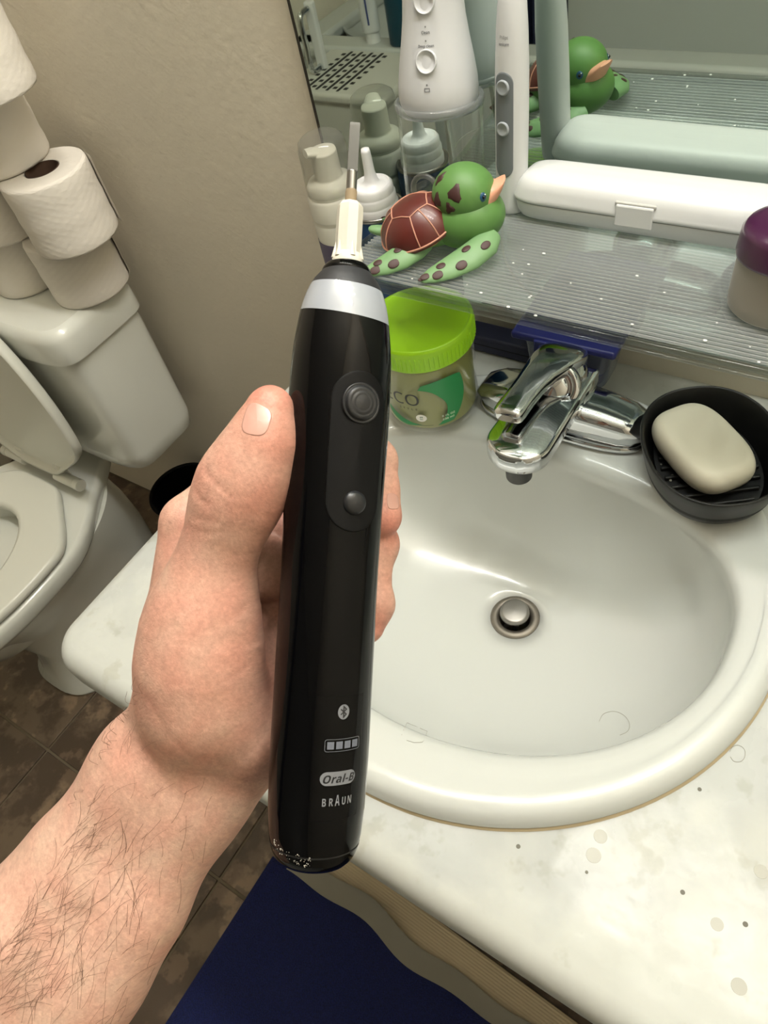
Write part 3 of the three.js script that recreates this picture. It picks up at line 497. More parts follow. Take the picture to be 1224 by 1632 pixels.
{
  const t = thing('white_toothbrush', 'white electric toothbrush handle with a grey button strip standing upright on the shelf', 'toothbrush', onShelf(-0.2665, 0.0435)); t.rotation.x = TILT;
  const w = phys(0xd4d6d7, 0.34);
  const prof = [[0, 0.0002], [0.0105, 0], [0.0118, 0.0015], [0.0122, 0.006], [0.0125, 0.04], [0.0126, 0.075], [0.0122, 0.105], [0.0112, 0.128], [0.0098, 0.146]];
  const pr = (y) => { for (let i = 2; i < prof.length; i++) if (prof[i][1] >= y) return lerp(prof[i - 1][0], prof[i][0], (y - prof[i - 1][1]) / (prof[i][1] - prof[i - 1][1])); return 0.0098; };
  part(t, 'body', lathe([...prof, [0.0085, 0.148], [0, 0.1482]], 48), w);
  part(t, 'collar', lathe([[0.0093, 0.146], [0.0096, 0.1485], [0.0088, 0.1515], [0.0075, 0.1525], [0, 0.1526]], 40), M.steel, 'metal ring');
  part(t, 'shaft', cyl(0.002, 0.002, 0.02, 16).translate(0, 0.162, 0), M.steel);
  const A = -0.08, strip = (y0, y1, s, h0, name, m, label) => { // stadium patch wrapped on the handle
    const rows = []; for (const [k, h] of [[1, -0.0004], [1, h0 * 0.6], [0.96, h0], [0.6, h0], [0.25, h0], [0.02, h0]]) { const r = []; for (let j = 0; j < 64; j++) { const q = j / 64 * Math.PI * 2, c = Math.cos(q), sn = Math.sin(q), e = 0.55; const ly = (y1 - y0) / 2, yc = (y0 + y1) / 2;
      let yy = Math.sign(sn) * Math.abs(sn) ** 1 * s + Math.sign(sn) * (ly - s), xx = c * s; const y = yc + yy * (k * (s) / s) , a = A + xx * k / 0.0125; const R = pr(clamp(y, 0.002, 0.145)) + h; r.push(V(R * Math.sin(a), y, R * Math.cos(a))); } rows.push(r); }
    return part(t, name, surf(rows, true), m, label); };
  strip(0.03, 0.104, 0.0078, 0.0005, 'button_strip', std(0x6e7478, 0.45), 'grey button strip');
  for (const y of [0.094, 0.066]) { const n = V(Math.sin(A), 0, Math.cos(A)), R = pr(y); part(t, 'button', lathe([[0.0052, 0], [0.0052, 0.0012], [0.0045, 0.0019], [0.0038, 0.0016], [0.003, 0.0013], [0, 0.001]], 32).applyQuaternion(new THREE.Quaternion().setFromUnitVectors(V(0, 1, 0), n)).translate(n.x * R, y, n.z * R), std(0x9aa0a4, 0.4)); }
  const tx = canvasTex(256, 128, (c, W, H) => { c.clearRect(0, 0, W, H); c.fillStyle = '#8b8d90'; c.font = '34px sans-serif'; c.textAlign = 'center'; c.fillText('Philips', 128, 46); c.font = 'bold 30px sans-serif'; c.fillText('sonicare', 128, 92); });
  const rows = []; for (let i = 0; i <= 4; i++) { const y = lerp(0.117, 0.128, i / 4), r = []; for (let j = 0; j <= 10; j++) { const a = A + lerp(-0.75, 0.75, j / 10), R = pr(y) + 0.0002; r.push(V(R * Math.sin(a), y, R * Math.cos(a))); } rows.push(r); }
  part(t, 'print', surf(rows, false), phys(0xffffff, 0.4, { map: tx, transparent: true, side: THREE.DoubleSide }));
}
{
  const t = thing('travel_case', 'white hinged travel case lying lengthwise on the shelf', 'case', onShelf(-0.1615, 0.0365)); t.rotation.set(TILT, 0.01, 0); t.scale.set(1, 0.92, 0.95);
  const w = phys(0xd4d6d5, 0.4), hl = 0.1, hw = 0.0265, E = 2.6;
  // stadium ring: half length l, half width b
  const st = (l, b, y) => { const r = []; for (let j = 0; j < 96; j++) { const q = j / 96 * Math.PI * 2, c = Math.cos(q), s = Math.sin(q); r.push(V(Math.sign(c) * ((l - b * 1.15) + b * 1.15 * Math.abs(c) ** 0.85) * Math.min(1, Math.abs(c) * 40), y, -b * Math.sign(s) * Math.abs(s) ** 0.55)); } return r; };
  const base = [[0.93, 0.7, 0.0005], [0.955, 0.8, 0.002], [0.98, 0.92, 0.007], [0.992, 0.975, 0.013], [0.998, 0.99, 0.0155], [0.985, 0.97, 0.016]];
  const lid = [[0.985, 0.97, 0.0168], [1.006, 1.01, 0.017], [1.01, 1.018, 0.0185], [1.006, 1.01, 0.0205], [0.997, 0.99, 0.0215], [0.985, 0.95, 0.027], [0.96, 0.86, 0.0315], [0.925, 0.72, 0.035], [0.88, 0.5, 0.0365], [0.8, 0.2, 0.037]];
  part(t, 'base', surf(base.map(([a, b, y]) => st(hl * a, hw * b, y)), true, true, true), w);
  const L = part(t, 'lid', surf(lid.map(([a, b, y]) => st(hl * a, hw * b, y)), true, true, true), w);
  part(L, 'recess', box(0.03, 0.003, 0.004, 0.001, 0.001, 0.0272, 0.0245), std(0xb9b9b4, 0.5));
  part(t, 'latch', merge([box(0.0275, 0.0165, 0.0032, 0.001, 0.001, 0.0182, 0.0262), box(0.0275, 0.003, 0.004, 0.001, 0.001, 0.0255, 0.0255)]), w);
  part(t, 'seam', surf([st(hl * 0.99, hw * 0.978, 0.0158), st(hl * 0.99, hw * 0.978, 0.017)], true), std(0x8d8d88, 0.6));
  const hr = thing('loose_hair', 'thin dark hair lying across the lid of the white travel case', 'hair', [-0.2, 0.935 + 0.0335, 0.0515]);
  part(hr, 'strand', tube([V(-0.035, -0.001, 0.0002), V(-0.028, 0.0012, -0.001), V(-0.018, 0.001, 0), V(-0.006, -0.0035, 0.004), V(0.008, -0.0053, 0.0055), V(0.02, -0.0058, 0.0058)], 0.00012, 5, 40), std(0x6a6257, 0.6));
}
{
  const t = thing('lidded_cup', 'small frosted cup with a dark purple lid at the right end of the shelf', 'cup', onShelf(-0.0455, 0.1145)); t.rotation.x = TILT;
  part(t, 'cup', lathe([[0, 0.001], [0.028, 0.0005], [0.0305, 0.003], [0.031, 0.01], [0.0305, 0.045], [0.0295, 0.05]], 56), phys(0xb7b0a4, 0.4, { transmission: 0.45, thickness: 0 }), 'frosted cup');
  part(t, 'filling', lathe([[0, 0.003], [0.027, 0.004], [0.0288, 0.008], [0.0285, 0.036], [0, 0.0365]], 48), std(0x9b9384, 0.6), 'pale contents');
  part(t, 'lid', lathe([[0.0305, 0.036], [0.0322, 0.0362], [0.0325, 0.038], [0.0318, 0.0505], [0.0295, 0.054], [0.024, 0.0562], [0, 0.058]], 56), phys(0x3e1238, 0.28, { clearcoat: 0.5 }), 'dark purple lid');
  for (const [a, r] of [[2.2, 0.02], [0.4, 0.012], [3.4, 0.015], [5.2, 0.022]]) part(t, 'droplet', new THREE.SphereGeometry(0.0016, 10, 8).scale(1.3, 0.4, 1).translate(r * Math.cos(a), 0.0573 - r * r * 3, r * Math.sin(a)), std(0xb89ab4, 0.3));
}
{
  const t = thing('blue_cap_tube', 'blue cap just in view behind the purple lidded cup', 'tube', onShelf(-0.0405, 0.0745)); t.rotation.x = TILT;
  part(t, 'cap', lathe([[0, 0.0006], [0.0135, 0], [0.0145, 0.002], [0.014, 0.055], [0.0125, 0.058], [0, 0.0585]], 40), phys(0x1456a4, 0.35));
}

// ------------------------------------------------------------------ turtle-shell rubber duck
{
  const t = thing('rubber_duck', 'green rubber duck with a brown turtle shell and spotted flippers on the shelf', 'rubber duck', onShelf(-0.2905, 0.117)); t.rotation.set(TILT, 0.4, 0);
  const gr = phys(0x55803f, 0.5, { sheen: 0.15 }), grPale = phys(0x6f9464, 0.5), brown = std(0x3a1d1a, 0.55), shellM = phys(0x57201b, 0.34, { clearcoat: 0.25 }), seamM = std(0xc08a74, 0.6), tan = std(0xb28a50, 0.6), bill = phys(0xdda183, 0.45);
  const ell = (c, r, rot) => { const g = new THREE.SphereGeometry(1, 40, 28).scale(...r); if (rot) g.rotateZ(rot); return g.translate(...c); };
  // body: chest, neck and head as one swept surface
  part(t, 'body', merge([ell([0.021, 0.0225, 0], [0.029, 0.0215, 0.0265], 0.12), sweep([{ p: V(0.016, 0.028, 0), a: 0.02, b: 0.02 }, { p: V(0.0185, 0.033, 0), a: 0.018, b: 0.0185 }, { p: V(0.0195, 0.039, 0), a: 0.019, b: 0.0195 }], V(0, 0, 1), 40, false), ell([-0.012, 0.016, 0], [0.03, 0.012, 0.024], -0.1)]), gr);
  const HC_ = [0.0195, 0.0405, 0], HR = [0.0235, 0.0208, 0.0225];
  const head = part(t, 'head', ell(HC_, HR), gr);
  const onHead = (a, e, h = 0) => V(HC_[0] + (HR[0] + h) * Math.cos(e) * Math.cos(a), HC_[1] + (HR[1] + h) * Math.sin(e), HC_[2] + (HR[2] + h) * Math.cos(e) * Math.sin(a)); // a: 0 forward, + to the viewer side
  const patch = (parent, a, e, pts, m, name, h = 0.0003) => { const rows = []; for (let k = 0; k <= 4; k++) rows.push(pts.map(([da, de]) => onHead(a + da * (k / 4) * 0.98, e + de * (k / 4), h + 0.0003 * (1 - (k / 4) ** 4) - (k === 4 ? 0.0004 : 0)))); return part(parent, name, surf(rows, true), m); };
  const poly = (n, r, s, w = 0.25) => { const p = []; for (let i = 0; i < n * 4; i++) { const q = i / (n * 4) * 6.283; const k = r * (1 + w * Math.cos(n * q + s)); p.push([k * Math.cos(q), k * Math.sin(q) * 1.25]); } return p; };
  patch(head, 1.75, 0.42, poly(3, 0.24, 0.5), brown, 'spot'); patch(head, 2.45, 0.08, poly(3, 0.2, 1.9), brown, 'spot'); patch(head, 1.93, -0.1, poly(3, 0.16, 2.8, 0.35), brown, 'spot'); patch(head, 2.4, -0.28, poly(4, 0.06, 0), brown, 'spot'); patch(head, 2.12, -0.42, poly(4, 0.05, 0), brown, 'spot');
  patch(head, 2.75, 0.75, poly(4, 0.2, 0.3), brown, 'spot'); patch(head, -1.9, 0.4, poly(3, 0.24, 0.5), brown, 'spot'); patch(head, -2.5, 0.05, poly(3, 0.2, 1.9), brown, 'spot');
  for (const s of [-1, 1]) { const ey = patch(head, s * 0.82, 0.16, poly(4, 0.13, 0, 0.02), std(0x1c4a6a, 0.3), 'eye'); const c = (da, de, r, m, nm) => { const p = onHead(s * 0.82 + da, 0.16 + de, 0.0007); part(head, nm, new THREE.SphereGeometry(r, 12, 8).scale(1, 1, 1).translate(p.x, p.y, p.z), m); }; c(0, 0, 0.0013, std(0x0a0a0c, 0.2), 'pupil'); c(-s * 0.06, 0.07, 0.0005, std(0xf4f4f0, 0.3), 'eye_glint'); }
  // bill: broad at the face, two lips flaring at the tip
  const bl = part(t, 'bill', merge([
    sweep([{ p: V(0.0360, 0.0400, 0), a: 0.0145, b: 0.0106 }, { p: V(0.0400, 0.0417, 0), a: 0.0115, b: 0.0077 }, { p: V(0.0441, 0.0443, 0), a: 0.0098, b: 0.0045 }, { p: V(0.0477, 0.0480, 0), a: 0.0088, b: 0.0022 }, { p: V(0.0490, 0.0497, 0), a: 0.006, b: 0.0011 }], V(0, 0, 1), 32),
    sweep([{ p: V(0.0366, 0.0320, 0), a: 0.012, b: 0.0069 }, { p: V(0.0406, 0.0330, 0), a: 0.009, b: 0.0045 }, { p: V(0.0441, 0.0343, 0), a: 0.0072, b: 0.0022 }, { p: V(0.0453, 0.0349, 0), a: 0.004, b: 0.0010 }], V(0, 0, 1), 32)]), bill, 'orange bill');
  // shell: a dome tipped back, with a pale seam net laid on it
  const sh = new THREE.Group(); sh.name = 'shell'; sh.position.set(-0.0145, 0.0158, 0.004); sh.rotation.z = 0.3; sh.rotation.x = 0.16; t.add(sh); sh.userData.label = 'brown turtle shell with pale seams';
  const SR = [0.031, 0.0245, 0.029], sp = (r, a, h = 0) => { const y = Math.sqrt(Math.max(0, 1 - r * r)); const k = 1 + h / 0.03; return V(SR[0] * r * Math.cos(a) * k, SR[1] * y * k, SR[2] * r * Math.sin(a) * k); };
  part(sh, 'dome', surf([0, 1, 2, 3, 4, 5, 6, 7, 8, 9, 10, 11].map((k) => { const f = k / 11 * Math.PI / 2 * 1.0, r = []; for (let j = 0; j < 56; j++) r.push(sp(Math.cos(f), -j / 56 * 6.28319)); return r; }), true, true), shellM);
  const seam = (pts, r = 0.00055) => tube(pts, r, 6, 20), net = [], rimP = []; for (let i = 0; i <= 40; i++) rimP.push(sp(0.995, i / 40 * 6.28319, 0.0002)); net.push(new THREE.TubeGeometry(new THREE.CatmullRomCurve3(rimP), 80, 0.0008, 6));
  const six = []; for (let i = 0; i < 6; i++) six.push([0.52, i / 6 * 6.28319 + 0.35]);
  six.forEach(([r, a], i) => { const [r2, a2] = six[(i + 1) % 6], p = []; for (let k = 0; k <= 6; k++) p.push(sp(0.52 * (1 - 0.13 * Math.sin(k / 6 * Math.PI)), a + (i === 5 ? 6.28319 + a2 - a : a2 - a) * k / 6, 0.0002)); net.push(seam(p)); const q = []; for (let k = 0; k <= 6; k++) q.push(sp(lerp(0.52, 0.99, k / 6), a, 0.0002)); net.push(seam(q)); const s2 = []; const am = a + 1.0472 / 2; if (i % 2 === 0) { for (let k = 0; k <= 6; k++) s2.push(sp(lerp(0.46, 0.99, k / 6), am, 0.0002)); net.push(seam(s2)); } });
  part(sh, 'seams', merge(net), seamM, 'pale pink seams');
  part(t, 'belly', ell([-0.016, 0.0135, 0.004], [0.0285, 0.009, 0.0225], 0.1), tan, 'tan belly plate');
  part(t, 'tail', sweep([{ p: V(-0.042, 0.013, 0), a: 0.006, b: 0.004 }, { p: V(-0.05, 0.0145, 0), a: 0.005, b: 0.0035 }, { p: V(-0.0545, 0.0155, 0), a: 0.0035, b: 0.0025 }, { p: V(-0.056, 0.0158, 0), a: 0.0012, b: 0.001 }], V(0, 0, 1), 16), grPale);
  const flipper = (pts, face, spots) => { const side = face.clone().cross(V(pts[5][0] - pts[1][0], pts[5][1] - pts[1][1], pts[5][2] - pts[1][2])).normalize(), L = pts.map(([x, y, z, a, b]) => ({ p: V(x, y, z), a, b })); const g = part(t, 'flipper', sweep(L, side, 24), grPale, 'pale green flipper with brown spots');
    for (const [f, off, r] of spots) { const k = f * (L.length - 1), i = Math.min(Math.floor(k), L.length - 2), p = L[i].p.clone().lerp(L[i + 1].p, k - i), a = lerp(L[i].a, L[i + 1].a, k - i), b = lerp(L[i].b, L[i + 1].b, k - i), dir = L[i + 1].p.clone().sub(L[i].p).normalize(), sx = side.clone().addScaledVector(dir, -side.dot(dir)).normalize(), up = dir.clone().cross(sx); if (up.dot(face) < 0) up.negate();
      const q = Math.asin(off), c = p.clone().addScaledVector(sx, a * off).addScaledVector(up, b * Math.cos(q)), nn = sx.clone().multiplyScalar(Math.sin(q) / a).addScaledVector(up, Math.cos(q) / b).normalize(), m = new THREE.Matrix4().makeBasis(dir, nn, dir.clone().cross(nn)); part(g, 'spot', new THREE.SphereGeometry(1, 14, 8).scale(r * 1.5, 0.0006, r * 1.05).applyMatrix4(m).translate(c.x, c.y, c.z), brown); } };
  const fs = [[0.2, 0.35, 0.0028], [0.32, -0.4, 0.0026], [0.42, 0.5, 0.0032], [0.56, -0.3, 0.0026], [0.62, 0.45, 0.003], [0.78, 0, 0.0026], [0.92, 0.1, 0.0016]];
  for (const s of [1, -1]) {
    flipper([[0.0400, 0.0145, s * 0.0160, 0.008, 0.006], [0.0370, 0.0135, s * 0.0270, 0.0105, 0.0062], [0.0260, 0.0095, s * 0.0380, 0.0112, 0.0052], [0.0120, 0.006, s * 0.0465, 0.0095, 0.0038], [0.0000, 0.0038, s * 0.0525, 0.0065, 0.0027], [-0.0065, 0.0027, s * 0.0555, 0.0032, 0.0018], [-0.0085, 0.0023, s * 0.0565, 0.001, 0.0008]], V(-0.1, 0.85, s * 0.5), fs);
    flipper([[-0.0100, 0.011, s * 0.0150, 0.008, 0.0055], [-0.0160, 0.0105, s * 0.0240, 0.0102, 0.0055], [-0.0260, 0.0078, s * 0.0320, 0.0105, 0.0046], [-0.0380, 0.005, s * 0.0380, 0.0085, 0.0034], [-0.0475, 0.0032, s * 0.0415, 0.0055, 0.0024], [-0.0530, 0.0024, s * 0.0430, 0.0025, 0.0014], [-0.0545, 0.0022, s * 0.0435, 0.001, 0.0008]], V(-0.1, 0.85, s * 0.5), fs);
  }
}

// ------------------------------------------------------------------ the black electric toothbrush in the hand
const HD = 0.23, PXM = HD / FOCAL;                             // depth of the brush axis, metres per pixel there
{
  const p0 = at(498, 1393, HD), p1 = at(553, 425, HD), Y = p1.clone().sub(p0).normalize();
  const toCam = CAM.clone().sub(p0.clone().lerp(p1, 0.5)).normalize(), X = Y.clone().cross(toCam).normalize(), Z = X.clone().cross(Y);
  const t = thing('electric_toothbrush', 'black electric toothbrush handle held upright in the hand', 'toothbrush', p0.toArray());
  t.quaternion.setFromRotationMatrix(new THREE.Matrix4().makeBasis(X, Y, Z));
  const m = (py) => (1393 - py) * PXM * 1.0016, mf = (py) => m(816 + (py - 816) / 1.068);   // mf: rows seen on the near side
                // height along the axis of a pixel row
  const prof = [[1372, 30], [1370, 46], [1365, 57], [1357, 65], [1346, 70.5], [1322, 75], [1280, 78], [1200, 80], [1050, 79], [900, 78.5], [800, 80], [700, 82], [650, 82], [600, 81.3], [575, 80.2], [555, 78.6], [535, 76.3], [516, 73.6], [502, 71.2], [488, 68], [474, 63.6], [461, 58.4], [450, 52], [442, 45.5], [436, 40]];
  const rad = (y) => { const py = 1393 - y / PXM / 1.0016; for (let i = 1; i < prof.length; i++) if (py >= prof[i][0]) { const f = (py - prof[i][0]) / (prof[i - 1][0] - prof[i][0]); return lerp(prof[i][1], prof[i - 1][1], f) * PXM * 0.985; } return 40 * PXM; };
  const F = 0.4;                                               // the button side is turned to the viewer's right
  const on = (a, y, h = 0) => { const R = rad(y) + h; return V(R * Math.sin(a), y, R * Math.cos(a)); };
  const ringSurf = (lo, hi, n, h = 0) => { const rows = []; for (let i = 0; i <= n; i++) { const r = []; for (let j = 0; j < 96; j++) { const a = j / 96 * Math.PI * 2, y = lerp(lo(a), hi(a), i / n); r.push(on(a, y, h)); } rows.push(r); } return rows; };
  const b1 = (a) => m(508) - 0.0023 * Math.cos(a - 0.75), b2 = (a) => m(461) - 0.0012 * Math.cos(a - 0.75);
  const body = ringSurf(() => m(1372), b1, 120); const bot = []; for (let j = 0; j < 96; j++) { const a = j / 96 * Math.PI * 2; bot.push(V(0.004 * Math.sin(a), m(1372) + 0.0006, 0.004 * Math.cos(a))); }
  part(t, 'body', surf([bot, ...body], true, true, false), M.black, 'glossy black handle');
  part(t, 'base_seam', surf(ringSurf(() => m(1337), () => m(1334), 2, 0.00008), true), std(0x050505, 0.7));
  part(t, 'light_ring', surf([...ringSurf(b1, b2, 14)], true), phys(0x989da6, 0.4, { clearcoat: 1, clearcoatRoughness: 0.02 }), 'translucent white light ring');
  part(t, 'shoulder', surf(ringSurf(b2, () => m(436), 8), true), std(0x1c1c20, 0.55), 'matte dark shoulder');
  part(t, 'collar', lathe([[39 * PXM, m(438)], [39.5 * PXM, m(434)], [38 * PXM, m(430)], [33 * PXM, m(424)], [31 * PXM, m(422.5)], [0, m(422)]], 64), M.black, 'black collar');
  // rubber control panel: a stadium wrapped on the handle
  const stadium = (k, s, half, n = 80) => { const r = []; for (let j = 0; j < n; j++) { const q = j / n * Math.PI * 2, c = Math.cos(q), sn = Math.sin(q); r.push([c * s * k, (sn * s + Math.sign(sn) * (half - s)) * lerp(1, k, k > 0.9 ? 0.35 : 1)]); } return r; };
  const yc = mf(717), PW = 45 * PXM, PH = 121 * PXM;
  const wrap = (list) => surf(list.map(([k, h]) => stadium(k, PW, PH).map(([x, y]) => on(F + x / (80 * PXM), yc + y, h))), true, false, true);
  part(t, 'control_panel', wrap([[1, -0.0002], [0.995, 0.00035], [0.97, 0.00062], [0.93, 0.0005], [0.7, 0.0005], [0.4, 0.0005], [0.02, 0.0005]]), M.rubber, 'matte rubber control panel');
  const btn = (py, profile, name, mat, label) => { const p = on(F, mf(py), 0.0004), n = V(Math.sin(F), 0, Math.cos(F)); return part(t, name, lathe(profile, 48).applyQuaternion(new THREE.Quaternion().setFromUnitVectors(V(0, 1, 0), n)).translate(p.x, p.y, p.z), mat, label); };
  btn(640, [[0.0060, -0.0002], [0.0060, 0.0003], [0.0057, 0.0005], [0.0054, 0.0003], [0.0051, 0.0003], [0.0049, 0.0011], [0.0044, 0.0014], [0.0038, 0.0015], [0.0035, 0.0013], [0.0032, 0.0016], [0.0025, 0.0017], [0.0022, 0.0015], [0.0019, 0.0018], [0, 0.0019]], 'power_button', std(0x17181b, 0.4), 'round power button with rings');
  btn(799, [[0.0036, -0.0002], [0.0034, 0.0006], [0.0026, 0.0012], [0.0014, 0.0015], [0, 0.0016]], 'mode_button', std(0x17181b, 0.33), 'small domed button');
  // flat print: radio symbol, battery gauge and two maker's marks
  const W = 420, H = 1000, tx = canvasTex(W, H, (c) => {
    c.clearRect(0, 0, W, H); const g = '#75777c', S = 5;      // 5 canvas pixels per photo pixel, origin at row 1110
    const yy = (py) => (py - 1108) * S;
    c.save(); c.translate(W / 2 + 10, yy(1134)); c.fillStyle = g; c.beginPath(); c.ellipse(0, 0, 48, 60, 0, 0, 7); c.fill(); c.strokeStyle = '#101114'; c.lineWidth = 10; c.lineJoin = 'miter'; c.beginPath(); c.moveTo(-24, -22); c.lineTo(22, 20); c.lineTo(0, 42); c.lineTo(0, -42); c.lineTo(22, -20); c.lineTo(-24, 22); c.stroke(); c.restore();
    c.save(); c.translate(W / 2 + 24, yy(1187)); c.strokeStyle = '#5d6067'; c.lineWidth = 5; c.beginPath(); c.roundRect(-150, -48, 300, 96, 18); c.stroke(); c.fillStyle = '#666a75'; for (let i = 0; i < 4; i++) c.fillRect(-132 + i * 70, -30, 54, 60); c.restore();
    c.save(); c.translate(W / 2, yy(1240)); c.fillStyle = g; c.beginPath(); c.roundRect(-150, -56, 300, 112, 56); c.fill(); c.fillStyle = '#101114'; c.font = 'italic bold 90px sans-serif'; c.textAlign = 'center'; c.textBaseline = 'middle'; c.fillText('Oral-B', 0, 4); c.restore();
    c.save(); c.translate(W / 2, yy(1275)); c.fillStyle = '#75777c'; c.textBaseline = 'alphabetic'; c.textAlign = 'center'; const L = [['B', -108, 1], ['R', -54, 1], ['A', 0, 1.36], ['U', 56, 1], ['N', 110, 1]];
    for (const [ch, x, s] of L) { c.save(); c.translate(x, 46); c.scale(0.8, s * 1.18); c.font = 'bold 76px sans-serif'; c.fillText(ch, 0, 0); c.restore(); } c.restore();
  });
  const rows = []; for (let i = 0; i <= 24; i++) { const py = lerp(1308, 1108, i / 24), r = []; for (let j = 0; j <= 24; j++) { const x = lerp(-42, 42, j / 24); r.push(on(F + 0.01 + x / 80, mf(py), 0.00006)); } rows.push(r); }
  part(t, 'print', surf(rows, false), phys(0xffffff, 0.3, { map: tx, transparent: true, side: THREE.DoubleSide }), 'grey printed symbols and maker marks');
  const dust = std(0xb8b4a8, 0.8); for (let i = 0; i < 60; i++) { const a = -0.55 + rr(-0.45, 0.5), py = 1334 + 14 * (a + 0.55) * 1.2 + rr(-8, 10); const p = on(a, m(Math.min(py, 1362)), 0); part(t, 'dried_speck', new THREE.IcosahedronGeometry(rr(0.00008, 0.00022), 0).translate(p.x, p.y, p.z), dust); }
  // white neck sleeve with flat facets, steel drive shaft cut flat at the top
  const wh = phys(0xd3cfc2, 0.42); const oct = (py, r, rot = -0.12) => { const a = []; for (let j = 0; j < 8; j++) { const q = j / 8 * Math.PI * 2 + rot; a.push(V(r * PXM * Math.sin(q), m(py), r * PXM * Math.cos(q))); } return a; };
  const circ = (py, r) => { const a = []; for (let j = 0; j < 32; j++) { const q = j / 32 * Math.PI * 2; a.push(V(r * PXM * Math.sin(q), m(py), r * PXM * Math.cos(q))); } return a; };
  const nk = part(t, 'neck_sleeve', flat(surf([oct(412, 22), oct(404, 21.2), oct(340, 21), oct(330, 20.4), oct(324, 16)], true, false, true)), wh, 'white faceted neck sleeve');
  part(nk, 'flare', surf([circ(423, 24.5), circ(419, 25), circ(413, 24), circ(405, 21), circ(404, 15)], true, true, true), wh);
  for (const a of [-0.75, 0.35, 1.5, 2.6, 3.7, 4.8]) part(nk, 'tooth', new THREE.ConeGeometry(6 * PXM, 26 * PXM, 12).translate(0, m(400), 0).translate(20 * PXM * Math.sin(a), 0, 20 * PXM * Math.cos(a)), wh);
  const sf = part(t, 'drive_shaft', surf([circ(330, 8.5), circ(275, 8.5), circ(273.5, 8)], true, true, true), M.steel, 'steel drive shaft');
  part(sf, 'bushing', surf([circ(326, 9.2), circ(306, 9.4), circ(303, 8.6)], true, false, true), std(0x8d7c62, 0.8), 'rusty tan bushing');
  const half = (py, r, d) => { const a = []; for (let j = 0; j <= 20; j++) { const q = lerp(1.25, Math.PI * 2 - 1.25, j / 20); a.push(V(r * PXM * Math.sin(q), m(py) + (Math.cos(q) > 0 ? 0 : d), r * PXM * Math.cos(q))); } return a; };
  part(sf, 'flat_tip', flat(surf([half(275, 8.5, 0), half(200, 8.5, 0), half(196, 8, 0.0004)], true, false, true)), std(0x4c4c49, 0.36, { metalness: 1 }), 'flat-cut steel tip');
}

